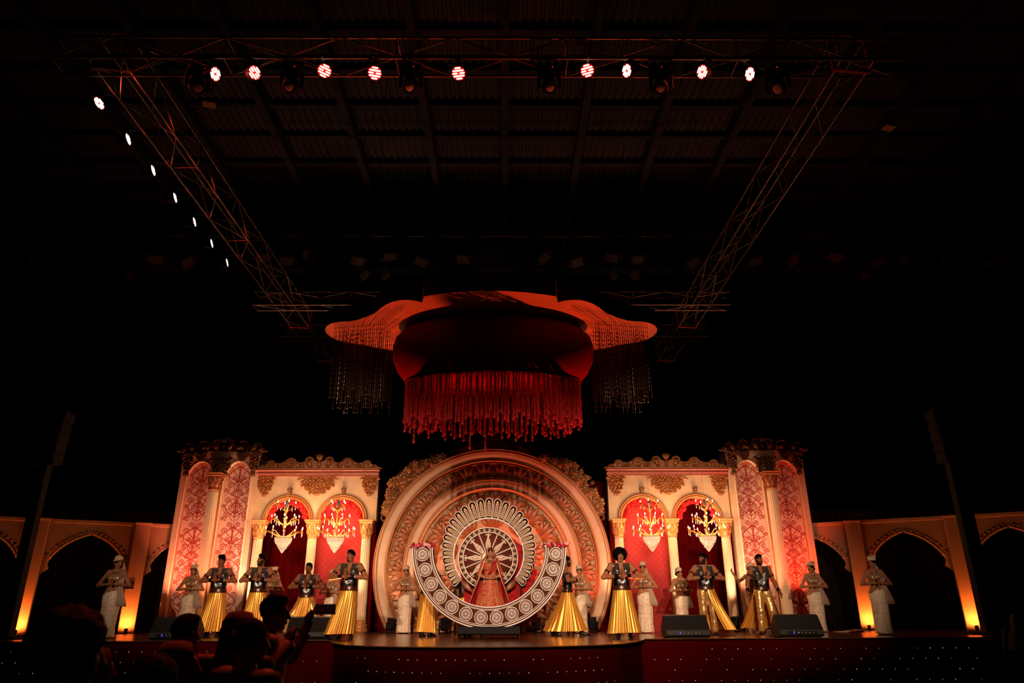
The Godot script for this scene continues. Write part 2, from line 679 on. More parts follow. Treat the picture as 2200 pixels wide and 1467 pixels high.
func make_materials() -> void:
	var m := mat("cream paint", Color(0.84, 0.71, 0.58), 0.65)
	triplanar(m, noise_tex(3, 0.02, [[0.0, Color(0.93, 0.91, 0.88)], [1.0, Color(1, 1, 1)]]), 0.6, true)
	mat("cream plain", Color(0.86, 0.75, 0.60), 0.55)
	mat("gold paint", Color(0.66, 0.40, 0.20), 0.42, 0.3)
	mat("bright gold", Color(0.85, 0.60, 0.26), 0.28, 0.8)
	mat("bronze paint", Color(0.42, 0.24, 0.13), 0.42, 0.4)
	mat("disc cloth", Color(0.74, 0.58, 0.42), 0.7)
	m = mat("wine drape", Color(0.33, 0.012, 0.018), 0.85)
	m.metallic_specular = 0.1
	m = mat("red flowers", Color(0.85, 0.02, 0.045), 0.75)
	mat("black steel", Color(0.03, 0.03, 0.032), 0.45, 0.3)
	mat("matte black", Color(0.018, 0.017, 0.017), 0.85)
	mat("truss aluminium", Color(0.46, 0.38, 0.35), 0.4, 0.7)
	mat("red strap", Color(0.55, 0.03, 0.03), 0.7)
	m = mat("stage floor", Color(0.50, 0.29, 0.15), 0.2)
	triplanar(m, noise_tex(9, 0.01, [[0.0, Color(0.62, 0.52, 0.45)], [0.5, Color(0.85, 0.78, 0.7)], [1.0, Color(1, 0.95, 0.9)]], 512), 0.35, true)
	m.uv1_scale = Vector3(0.12, 0.35, 0.9)
	m = mat("facade cloth", Color(0.24, 0.0, 0.008), 0.9)
	m.metallic_specular = 0.1
	mat("hall dark", Color(0.05, 0.042, 0.04), 0.9)
	mat("roof sheet", Color(0.095, 0.07, 0.06), 0.75)
	mat("carpet", Color(0.07, 0.03, 0.03), 0.95)
	mat("silver white", Color(0.95, 0.93, 0.91), 0.4, 0.05)
	m = mat("float brown", Color(0.30, 0.15, 0.09), 0.6)
	m.metallic_specular = 0.15
	mat("float motif", Color(0.82, 0.72, 0.58), 0.4, 0.2)
	m = mat("crystal", Color(1, 0.97, 0.93), 0.08, 0.0)
	m.metallic_specular = 0.9
	m = mat("scroll print", Color.WHITE, 0.75)
	m.albedo_texture = scroll_print()
	m = mat("damask print", Color.WHITE, 0.7)
	triplanar(m, damask_print(), 5.6, true)
	m = mat("lattice board", Color.WHITE, 0.7)
	triplanar(m, lattice_print(), 3.2, false)
	m = mat("sequin vest", Color.WHITE, 0.28, 0.55)
	triplanar(m, noise_tex(21, 0.035, [[0.0, Color(0.05, 0.045, 0.045)], [0.50, Color(0.06, 0.05, 0.05)], [0.55, Color(0.80, 0.76, 0.72)], [0.60, Color(0.80, 0.76, 0.72)], [0.64, Color(0.05, 0.04, 0.04)], [1.0, Color(0.12, 0.11, 0.11)]], 256, FastNoiseLite.TYPE_SIMPLEX_SMOOTH, 2), 4.5)
	mat("black vest", Color(0.04, 0.032, 0.03), 0.35, 0.2)
	m = mat("gold lame", Color(0.86, 0.60, 0.21), 0.38, 0.42)
	m = mat("foil gold", Color(0.84, 0.66, 0.40), 0.30, 0.6)
	mat("brown leather", Color(0.26, 0.12, 0.07), 0.28, 0.25)
	mat("silver cuff", Color(0.92, 0.9, 0.88), 0.18, 0.9)
	m = mat("ivory satin", Color(0.92, 0.85, 0.74), 0.45)
	triplanar(m, noise_tex(31, 0.02, [[0.0, Color(1, 1, 1)], [0.62, Color(1, 1, 1)], [0.68, Color(0.66, 0.46, 0.25)], [0.74, Color(1, 1, 1)], [1.0, Color(0.96, 0.94, 0.9)]], 256, FastNoiseLite.TYPE_SIMPLEX_SMOOTH, 2), 1.6)
	m = mat("gold sequins", Color.WHITE, 0.3, 0.6)
	triplanar(m, noise_tex(41, 0.09, [[0.0, Color(0.5, 0.33, 0.16)], [0.4, Color(0.75, 0.58, 0.34)], [0.6, Color(0.98, 0.95, 0.9)], [1.0, Color(1, 1, 1)]], 256, FastNoiseLite.TYPE_CELLULAR, 1), 5.0)
	m = mat("beige tulle", Color(0.66, 0.56, 0.47), 0.6)
	m.backlight_enabled = true
	m.backlight = Color(0.2, 0.15, 0.1)
	m = mat("hair", Color(0.02, 0.015, 0.013), 0.75)
	m.metallic_specular = 0.2
	mat("shoe", Color(0.02, 0.018, 0.018), 0.35)
	m = mat("skin", Color.WHITE, 0.5)
	m.vertex_color_use_as_albedo = true
	m.metallic_specular = 0.3

# ------------------------------------------------------------------ the hall
func hall() -> void:
	var dark := mat("hall dark")
	var st := ns()
	bx(st, Vector3(0, -0.15, -12), Vector3(44, 0.3, 42))
	struct("floor", st, mat("carpet"), "dark carpeted hall floor")
	for w in [["wall_left", Vector3(-22.2, 8.3, -12), Vector3(0.4, 17, 42)], ["wall_right", Vector3(22.2, 8.3, -12), Vector3(0.4, 17, 42)], ["wall_back", Vector3(0, 8.3, -33.2), Vector3(44.8, 17, 0.4)], ["wall_front", Vector3(0, 8.3, 9.2), Vector3(44.8, 17, 0.4)]]:
		st = ns()
		bx(st, w[1], w[2])
		struct(w[0], st, dark, "black hall wall")
	# corrugated roof
	st = ns()
	var pitch := 0.24
	var n := int(44.0 / pitch)
	var prev := Vector2(-22, 16.8)
	for i in n:
		var x := -22.0 + i * pitch
		for q in [Vector2(x + 0.03, 16.8), Vector2(x + 0.06, 16.86), Vector2(x + 0.13, 16.86), Vector2(x + 0.16, 16.8), Vector2(x + pitch, 16.8)]:
			quad(st, Vector3(prev.x, prev.y, 9), Vector3(q.x, q.y, 9), Vector3(q.x, q.y, -33), Vector3(prev.x, prev.y, -33))
			prev = q
	bx(st, Vector3(0, 17.1, -12), Vector3(44.8, 0.2, 42.8))
	var roof := struct("ceiling", st, mat("roof sheet"), "corrugated steel hall roof with dark purlins")
	for i in 17:
		st = ns()
		bx(st, Vector3(-20 + i * 2.5 + 0.35, 16.5, -12), Vector3(0.22, 0.5, 42))
		obj("rafter", st, mat("matte black"), roof)
	for i in 27:
		st = ns()
		bx(st, Vector3(0, 16.66, 8.0 - i * 1.55), Vector3(44, 0.18, 0.16))
		obj("purlin", st, mat("matte black"), roof)
	# catwalk beam with work lights
	st = ns()
	bx(st, Vector3(0, 14.55, -24.9), Vector3(43.6, 0.95, 0.5))
	var cw := struct("trim_catwalk", st, mat("catwalk paint", Color(0.10, 0.06, 0.045), 0.8), "dark brown catwalk beam crossing under the roof")
	rod(cw, "handrail", Vector3(-21.5, 15.5, -24.7), Vector3(21.5, 15.5, -24.7), 0.03, mat("truss aluminium"))
	for i in 9:
		rod(cw, "post", Vector3(-20 + i * 5.0, 14.9, -24.8), Vector3(-20 + i * 5.0, 16.6, -24.8), 0.05, mat("matte black"))

# ------------------------------------------------------------------ the stage
func thrust_edge(inset: float) -> Array:
	var pts := []
	for p in [[3.15, -15.4], [3.0, -14.75], [2.75, -14.0], [2.4, -13.25], [1.95, -12.8], [1.35, -12.48], [0.7, -12.3], [0.0, -12.25]]:
		pts.append(Vector2(p[0] - inset * 0.7, p[1] - inset))
	var out := []
	for p in pts:
		out.append(p)
	for i in range(pts.size() - 2, -1, -1):
		out.append(Vector2(-pts[i].x, pts[i].y))
	return out

func stage() -> void:
	var poly := PackedVector2Array()
	poly.append(Vector2(-15.5, -22.9))
	poly.append(Vector2(15.5, -22.9))
	poly.append(Vector2(15.5, -15.4))
	for p in thrust_edge(0.0):
		poly.append(p)
	poly.append(Vector2(-15.5, -15.4))
	var flat := PackedVector2Array()
	for p in poly:
		flat.append(Vector2(p.x, -p.y))
	var st := ns()
	extrude(st, flat, DECK - 0.015, DECK, Transform3D(Basis(Vector3.RIGHT, -PI / 2), Vector3.ZERO))
	struct("floor_stage", st, mat("stage floor"), "glossy brown stage deck with a bowed front")
	# dark joints where deck sections meet
	# red cloth facades
	var line := [Vector2(15.4, -15.46)]
	for p in thrust_edge(0.1):
		line.append(p)
	line.append(Vector2(-15.4, -15.46))
	st = ns(true)
	var rings := []
	for h in [0.0, 0.3, 0.6, 0.9, 1.184]:
		var ring := PackedVector3Array()
		for i in line.size() - 1:
			var a: Vector2 = line[i]
			var b: Vector2 = line[i + 1]
			var k := maxi(1, int(a.distance_to(b) / 0.12))
			var nrm := (b - a).normalized()
			nrm = Vector2(-nrm.y, nrm.x)
			for j in k:
				var q := a.lerp(b, float(j) / k)
				q += nrm * 0.008 * sin(q.x * 23.0 + q.y * 19.0) * (1.0 - h * 0.6)
				ring.append(Vector3(q.x, h, q.y))
		rings.append(ring)
	skin(st, rings, false)
	var fac := struct("wall_stage_front", st, mat("facade cloth"), "dark red cloth stage front with tiny star lights")
	st = ns()
	var stars := 0
	for row in 5:
		var y := 1.0 - row * 0.19
		for i in range(0, 130):
			var q := Vector3.ZERO
			var out := Vector3(0, 0, 1)
			if i < 100:
				var x := -12.8 + i * 0.258 + (0.129 if row % 2 else 0.0)
				if absf(x) < 3.3 or absf(x) > 9.8:
					continue
				q = Vector3(x, y, -15.445)
			else:
				var x := -2.3 + (i - 100) * 0.155 + (0.08 if row % 2 else 0.0)
				if absf(x) > 2.2:
					continue
				var e := thrust_edge(0.1)
				for s in e.size() - 1:
					if x <= e[s].x and x >= e[s + 1].x:
						var z: float = lerpf(e[s].y, e[s + 1].y, (x - e[s].x) / (e[s + 1].x - e[s].x))
						q = Vector3(x, y, z + 0.012)
			if rng.randf() < 0.22 or q == Vector3.ZERO:
				continue
			var r := rng.randf_range(0.004, 0.0085)
			ball(st, q, Vector3(r, r, r), 5, 3)
			stars += 1
	var lights := obj("star_lights", st, glow("star led", Color(1, 0.93, 0.85), 0.5), fac)
	lights.set_meta("kind", "stuff")
	lights.set_meta("label", "pin-sized white star lights dotted over the red cloth")

# ------------------------------------------------------------------ drapes behind the set
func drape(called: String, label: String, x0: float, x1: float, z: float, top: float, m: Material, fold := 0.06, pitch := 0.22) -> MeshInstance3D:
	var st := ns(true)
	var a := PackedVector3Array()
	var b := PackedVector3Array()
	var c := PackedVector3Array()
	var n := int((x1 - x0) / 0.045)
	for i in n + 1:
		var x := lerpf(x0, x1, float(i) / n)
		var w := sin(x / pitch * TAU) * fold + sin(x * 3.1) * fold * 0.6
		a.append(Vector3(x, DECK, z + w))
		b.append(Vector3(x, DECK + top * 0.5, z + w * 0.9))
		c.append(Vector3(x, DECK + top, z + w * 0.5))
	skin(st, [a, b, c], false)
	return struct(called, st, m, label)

func backdrop() -> void:
	var wine := mat("wine drape")
	drape("wall_drape", "dark red pleated drape hung behind the set", -7.2, 7.2, -22.0, 4.25, wine)
	drape("wall_drape_left", "red drape behind the left arcade, coloured darker as if shaded", -16.5, -7.2, -22.4, 3.4, mat("dim drape", Color(0.10, 0.006, 0.008), 0.9))  # both side drapes: darker red than the middle one, shade put into the colour
	drape("wall_drape_right", "red drape behind the right arcade, coloured darker as if shaded", 7.2, 16.5, -22.4, 3.4, mat("dim drape"))

# ------------------------------------------------------------------ columns and leaves
var leaf_small: ArrayMesh
func column(parent: Node, at: Vector3, h: float, r: float, gold_cap: Material) -> Node3D:
	var cream := mat("cream plain")
	var c := Node3D.new()
	c.name = "column"
	parent.add_child(c, true)
	c.position = at
	var st := ns(true)
	lathe(st, [Vector2(r * 1.02, 0.3), Vector2(r, 0.36), Vector2(r * 0.93, h - 0.56), Vector2(r * 0.9, h - 0.5)], 96, Transform3D.IDENTITY, 1.0, 1.0, 16, r * 0.11)
	obj("shaft", st, cream, c)
	st = ns(true)
	lathe(st, [Vector2(r * 1.5, 0.0), Vector2(r * 1.5, 0.1), Vector2(r * 1.25, 0.11), Vector2(r * 1.42, 0.16), Vector2(r * 1.35, 0.2), Vector2(r * 1.12, 0.22), Vector2(r * 1.22, 0.27), Vector2(r * 1.02, 0.31)], 28)
	obj("base", st, gold_cap, c)
	st = ns(true)
	lathe(st, [Vector2(r * 0.92, h - 0.5), Vector2(r * 1.08, h - 0.48), Vector2(r * 1.0, h - 0.45), Vector2(r * 0.98, h - 0.35), Vector2(r * 1.2, h - 0.15), Vector2(r * 1.3, h - 0.1)], 28)
	var cap := obj("capital", st, gold_cap, c)
	st = ns()
	bx(st, Vector3(0, h - 0.08, 0), Vector3(r * 2.75, 0.06, r * 2.75), Basis.IDENTITY, 0.012)
	bx(st, Vector3(0, h - 0.025, 0), Vector3(r * 3.1, 0.05, r * 3.1), Basis.IDENTITY, 0.012)
	obj("abacus", st, gold_cap, cap)
	if leaf_small == null:
		st = ns(true)
		leaf(st, 0.2, 0.11, 0.018, Transform3D.IDENTITY, 0.045)
		leaf_small = fin(st)
	for k in 8:
		var a := TAU * k / 8.0
		var dir := Vector3(sin(a), 0, cos(a))
		var b := Basis(Vector3.UP, a)
		inst("leaf", leaf_small, gold_cap, cap, Transform3D(b.scaled(Vector3(1, 1, 1)), Vector3(0, h - 0.44, 0) + dir * r * 0.98))
		inst("leaf", leaf_small, gold_cap, cap, Transform3D(Basis(Vector3.UP, a + PI / 8), Vector3(0, h - 0.33, 0) + Vector3(sin(a + PI / 8), 0, cos(a + PI / 8)) * r * 1.0))
	for k in 4:
		var a := PI / 4 + TAU * k / 4.0
		st = ns(true)
		tube(st, spiral(Vector2(0.0, 0.0), 0.06, PI * 0.75, -1.4, 18), 0.014, 6)
		obj("volute", st, gold_cap, cap, Transform3D(Basis(Vector3.UP, a - PI / 2), Vector3(sin(a), 0, cos(a)) * r * 1.28 + Vector3(0, h - 0.17, 0)))
	return c

# carved relief of curling stems in a pendant shape
func cartouche(w: float, h: float, seed_: int, side := 0) -> ArrayMesh:
	var st := ns(true)
	var r := RandomNumberGenerator.new()
	r.seed = seed_
	var rows := 5
	for i in rows:
		var t := (i + 0.5) / rows
		var half := w * 0.5 * (1.0 if t < 0.5 else 1.0 - (t - 0.5) * 1.3)
		var n := maxi(1, int(half * 2.0 / (h / rows) + 0.5))
		for j in n:
			var x := -half + (j + 0.5) * half * 2.0 / n
			if side < 0:
				x = half - absf(x) - w * 0.5 + w * 0.0
			var rad := h / rows * 0.62
			var pts := spiral(Vector2(x, -t * h), rad, r.randf() * TAU, (1.3 if x > 0 else -1.3), 14)
			for k in pts.size():
				pts[k].z = 0.015 + 0.012 * sin(k * 0.9)
			tube(st, pts, 0.016, 5)
			var xf := Transform3D(Basis(Vector3.BACK, r.randf() * TAU), Vector3(x, -t * h, 0.012))
			leaf(st, rad * 1.5, rad * 0.8, 0.014, xf)
	for k in 3:
		leaf(st, h * 0.28, h * 0.13, 0.018, Transform3D(Basis(Vector3.BACK, PI + (k - 1) * 0.5), Vector3(0, -h * 0.86, 0.01)))
	for s in [-1.0, 1.0]:
		leaf(st, w * 0.28, h * 0.16, 0.018, Transform3D(Basis(Vector3.BACK, -s * 1.75), Vector3(s * w * 0.38, -h * 0.1, 0.012)))
	bx(st, Vector3(0, -h * 0.4, 0.0), Vector3(w * 0.8, h * 0.7, 0.012))
	return fin(st)

# the carved scroll crest on top of a unit; parts are scrolls, leaves and a finial
func crest(parent: Node, at: Vector3, w: float, h: float, m: Material) -> void:
	var c := Node3D.new()
	c.name = "crest"
	parent.add_child(c, true)
	c.position = at
	var st := ns()
	bx(st, Vector3(0, 0.025, 0), Vector3(w * 0.96, 0.05, 0.09), Basis.IDENTITY, 0.01)
	obj("base_rail", st, m, c)
	st = ns()
	var sil := PackedVector2Array()
	for i in 49:
		var x := lerpf(0.5, -0.5, i / 48.0)
		var ax := absf(x)
		var top := 0.10 + 0.52 * exp(-pow(ax - 0.06, 2) * 130.0) + 0.5 * exp(-pow(ax - 0.24, 2) * 130.0) + 0.36 * exp(-pow(ax - 0.385, 2) * 330.0) + 0.08 * exp(-pow(ax - 0.46, 2) * 900.0)
		sil.append(Vector2(x * w, top * h))
	sil.append(Vector2(-0.5 * w, 0.0))
	sil.append(Vector2(0.5 * w, 0.0))
	extrude(st, sil, -0.04, 0.0)
	obj("backing_board", st, m, c)
	for s in [-1.0, 1.0]:
		for q in [[0.085, 0.52, 0.22, -1.0], [0.15, 0.22, 0.16, 1.0], [0.235, 0.36, 0.30, -1.0], [0.31, 0.17, 0.14, 1.0], [0.385, 0.27, 0.24, 1.0], [0.455, 0.12, 0.12, -1.0]]:
			st = ns(true)
			var pts := spiral(Vector2(0, 0), q[2] * h * 1.25, PI * 0.5 - q[3] * 1.2, q[3] * 1.35, 20, 0.18)
			var rad := []
			for i in pts.size():
				rad.append(lerpf(0.085, 0.045, float(i) / pts.size()) * h)
			tube(st, pts, rad, 7)
			obj("scroll", st, m, c, Transform3D(Basis.from_scale(Vector3(s, 1, 0.8)), Vector3(s * q[0] * w, q[1] * h, 0.0)))
		for q in [[0.06, 0.12, 0.5, -0.5], [0.15, 0.12, 0.45, -0.9], [0.24, 0.10, 0.42, 0.5], [0.33, 0.08, 0.45, -0.8], [0.42, 0.08, 0.3, -1.1], [0.49, 0.05, 0.22, -1.45]]:
			st = ns(true)
			leaf(st, q[2] * h, q[2] * h * 0.5, 0.03, Transform3D.IDENTITY, 0.02)
			obj("leaf", st, m, c, Transform3D(Basis(Vector3.BACK, s * q[3]), Vector3(s * q[0] * w, q[1] * h, 0.03)))
	st = ns(true)
	lathe(st, [Vector2(0.02, 0.0), Vector2(0.1 * h, 0.05 * h), Vector2(0.13 * h, 0.25 * h), Vector2(0.07 * h, 0.42 * h), Vector2(0.03 * h, 0.5 * h)], 14, Transform3D(Basis.IDENTITY, Vector3(0, 0.12 * h, 0)), 1.0, 0.6)
	var fn := obj("finial", st, m, c)
	for k in 5:
		st = ns(true)
		leaf(st, 0.46 * h, 0.16 * h, 0.02)
		obj("leaf", st, m, fn, Transform3D(Basis(Vector3.BACK, (k - 2) * 0.28), Vector3(0, 0.55 * h, 0.02)))

# ------------------------------------------------------------------ the great round medallion
func ring_arc(st: SurfaceTool, prof: Array, yc: float, n := 96) -> void:
	var rings := []
	for i in n + 1:
		var ring := PackedVector3Array()
		for p in prof:
			var a0 := -asin(clampf((yc - 0.002) / p.x, -1.0, 1.0))
			var a := lerpf(a0, PI - a0, float(i) / n)
			ring.append(Vector3(cos(a) * p.x, yc + sin(a) * p.x, p.y))
		rings.append(ring)
	skin(st, rings, false)

func disc() -> void:
	var t := thing("round_medallion", "huge round cream and bronze medallion with carved leaves behind the float", "medallion", Vector3(0, DECK, -20.6))
	var yc := 1.66
	var cream := mat("cream paint")
	var gold := mat("gold paint")
	var st := ns(true)
	ring_arc(st, [Vector2(3.27, -0.3), Vector2(3.27, 0.16), Vector2(3.23, 0.2), Vector2(2.93, 0.14), Vector2(2.9, 0.06)], yc)
	obj("outer_band", st, cream, t)
	for q in [[3.25, 0.2, 0.022], [3.18, 0.2, 0.018], [2.93, 0.15, 0.028], [2.86, 0.09, 0.022], [2.45, 0.12, 0.022], [2.38, 0.15, 0.016], [2.16, 0.14, 0.026], [2.09, 0.09, 0.02]]:
		st = ns(true)
		var n := 110
		var a0 := -asin(clampf((yc - 0.04) / q[0], -1.0, 1.0))
		var pts := []
		for i in n + 1:
			var a := lerpf(a0, PI - a0, float(i) / n)
			pts.append(Vector3(cos(a) * q[0], yc + sin(a) * q[0], q[1]))
		tube(st, pts, float(q[2]), 7)
		obj("rim", st, gold, t)
	st = ns(true)
	ring_arc(st, [Vector2(2.9, 0.02), Vector2(2.45, 0.02)], yc)
	obj("leaf_field", st, mat("disc cloth"), t)
	st = ns(true)
	ring_arc(st, [Vector2(2.45, 0.0), Vector2(2.45, 0.12), Vector2(2.3, 0.15), Vector2(2.12, 0.13), Vector2(2.08, 0.02)], yc)
	obj("inner_band", st, cream, t)
	st = ns(true)
	ring_arc(st, [Vector2(2.1, 0.02), Vector2(1.5, 0.02), Vector2(0.85, 0.02)], yc)
	obj("inner_leaf_field", st, mat("disc cloth"), t)
	st = ns(true)
	ring_arc(st, [Vector2(0.9, 0.02), Vector2(0.86, 0.06), Vector2(0.7, 0.07), Vector2(0.05, 0.07)], yc)
	obj("centre_plate", st, mat("cream paint"), t)
	# palmettes of carved leaves
	var leaf_gold := mat("leaf gold", Color(0.56, 0.32, 0.16), 0.45, 0.25)
	var lm := []
	for k in 4:
		st = ns(true)
		leaf(st, [0.44, 0.42, 0.36, 0.30][k], [0.15, 0.15, 0.14, 0.12][k], 0.045, Transform3D.IDENTITY, 0.05)
		lm.append(fin(st))
	for ring in [[2.46, 24, 3, 1.0, 0.42], [1.56, 17, 3, 1.15, 0.40], [1.06, 11, 2, 1.1, 0.46]]:
		var cnt: int = ring[1]
		for i in cnt:
			var a0 := -asin(clampf((yc - 0.22) / ring[0], -1.0, 1.0))
			var a := lerpf(a0, PI - a0, float(i) / (cnt - 1))
			var p := Node3D.new()
			p.name = "palmette"
			t.add_child(p, true)
			p.transform = Transform3D(Basis(Vector3.BACK, a - PI / 2) * Basis.from_scale(Vector3.ONE * ring[3]), Vector3(cos(a) * ring[0], yc + sin(a) * ring[0], 0.03))
			for k in range(-ring[2], ring[2] + 1):
				inst("leaf", lm[absi(k)], leaf_gold, p, Transform3D(Basis(Vector3.BACK, -k * ring[4]), Vector3(k * 0.02, 0.0, 0.012 * (3 - absi(k)))))
	# a row of larger curved leaves on the inner field
	st = ns(true)
	leaf(st, 0.42, 0.17, 0.05, Transform3D.IDENTITY, 0.06)
	var big := fin(st)
	for i in 14:
		var a := lerpf(-0.75, PI + 0.75, i / 13.0)
		if yc + sin(a) * 1.5 < 0.15:
			continue
		for s in [-1.0, 1.0]:
			inst("leaf", big, leaf_gold, t, Transform3D(Basis(Vector3.BACK, a - PI / 2 + s * 2.1), Vector3(cos(a) * 1.98, yc + sin(a) * 1.98, 0.05)))
	# rose garlands lying on the shoulders of the rim
	var bronze := mat("bronze paint")
	var rm := rose_mesh(0.12)
	for s in [-1.0, 1.0]:
		var g := Node3D.new()
		g.name = "rose_garland"
		t.add_child(g, true)
		for i in 74:
			var u := fmod(i * 0.618, 1.0)
			var a := lerpf(0.46, 1.13, u)
			var wide := 0.34 * sin(clampf(u * 1.1 + 0.02, 0, 1) * PI) + 0.1
			var r := 3.27 + rng.randf() * wide
			var sc := rng.randf_range(0.7, 1.35)
			inst("rose", rm, mat("rose gilt", Color(0.55, 0.34, 0.17), 0.35, 0.35), g, Transform3D(Basis(Vector3.RIGHT, rng.randf_range(0.0, 0.5)) * Basis(Vector3.BACK, rng.randf() * TAU) * Basis.from_scale(Vector3.ONE * sc), Vector3(s * cos(a) * r, yc + sin(a) * r, 0.05 + rng.randf() * 0.08)))
		st = ns(true)
		for i in 13:
			var a0 := lerpf(0.44, 1.15, i / 12.0)
			for lay in 2:
				var rr := 3.25 + lay * (0.08 + 0.28 * sin(i / 12.0 * PI))
				leaf(st, 0.2, 0.13, 0.03, Transform3D(Basis(Vector3.BACK, s * (a0 - PI / 2) * 1.0 + 0.5 * sin(i * 2.3)), Vector3(s * cos(a0) * rr, yc + sin(a0) * rr, 0.04)))
		obj("leaf_bed", st, bronze, g)
		st = ns(true)
		tube(st, spiral(Vector2(0, 0), 0.16, PI * 0.5, 1.3), 0.03, 7)
		obj("scroll", st, bronze, g, Transform3D(Basis.from_scale(Vector3(s, 1, 1)), Vector3(s * 3.05, yc + 1.35, 0.1)))
	# crest over the top
	var c := Node3D.new()
	c.name = "crest"
	t.add_child(c, true)
	c.position = Vector3(0, yc + 3.25, 0.02)
	st = ns()
	var pl := PackedVector2Array()
	for i in 21:
		var u := i / 20.0
		var x := lerpf(1.0, -1.0, u)
		pl.append(Vector2(x, 0.05 + 0.42 * exp(-x * x * 5.0) + 0.1 * exp(-pow(absf(x) - 0.72, 2) * 40.0)))
	for i in 11:
		var x := lerpf(-1.0, 1.0, i / 10.0)
		pl.append(Vector2(x, sqrt(3.27 * 3.27 - x * x) - 3.27 - 0.01))
	extrude(st, pl, -0.05, 0.03)
	obj("board", st, bronze, c)
	for s in [-1.0, 1.0]:
		for q in [[0.16, 0.22, 0.17, 1.0], [0.62, 0.12, 0.14, -1.0], [1.08, -0.06, 0.13, 1.0], [0.4, 0.1, 0.1, 1.0]]:
			st = ns(true)
			tube(st, spiral(Vector2(0, 0), q[2], -PI * 0.5, q[3] * 1.4), 0.035, 7)
			obj("scroll", st, bronze, c, Transform3D(Basis.from_scale(Vector3(s, 1, 1)), Vector3(s * q[0], q[1], 0.05)))
	st = ns(true)
	lathe(st, [Vector2(0.0, 0.0), Vector2(0.12, 0.03), Vector2(0.09, 0.12), Vector2(0.05, 0.2), Vector2(0.0, 0.24)], 12, Transform3D(Basis.IDENTITY, Vector3(0, 0.42, 0)), 1, 0.6)
	obj("finial", st, bronze, c)

func rose_mesh(r: float) -> ArrayMesh:
	if cache.has("rose %f" % r):
		return cache["rose %f" % r]
	var st := ns(true)
	for ring in [[6, 0.95, 1.25], [5, 0.62, 0.75], [3, 0.34, 0.35]]:
		for k in ring[0]:
			var a: float = TAU * k / ring[0] + ring[1] * 2.0
			var b := Basis(Vector3.BACK, a) * Basis(Vector3.RIGHT, PI / 2 - ring[2])
			leaf(st, r * ring[1] * 1.15, r * 1.05 * (0.55 + 0.45 * ring[1]), r * 0.16, Transform3D(b, Vector3(0, 0, r * (0.75 - 0.7 * ring[1]))))
	ball(st, Vector3(0, 0, r * 0.3), Vector3(r * 0.2, r * 0.2, r * 0.25), 6, 4)
	var m := fin(st)
	cache["rose %f" % r] = m
	return m

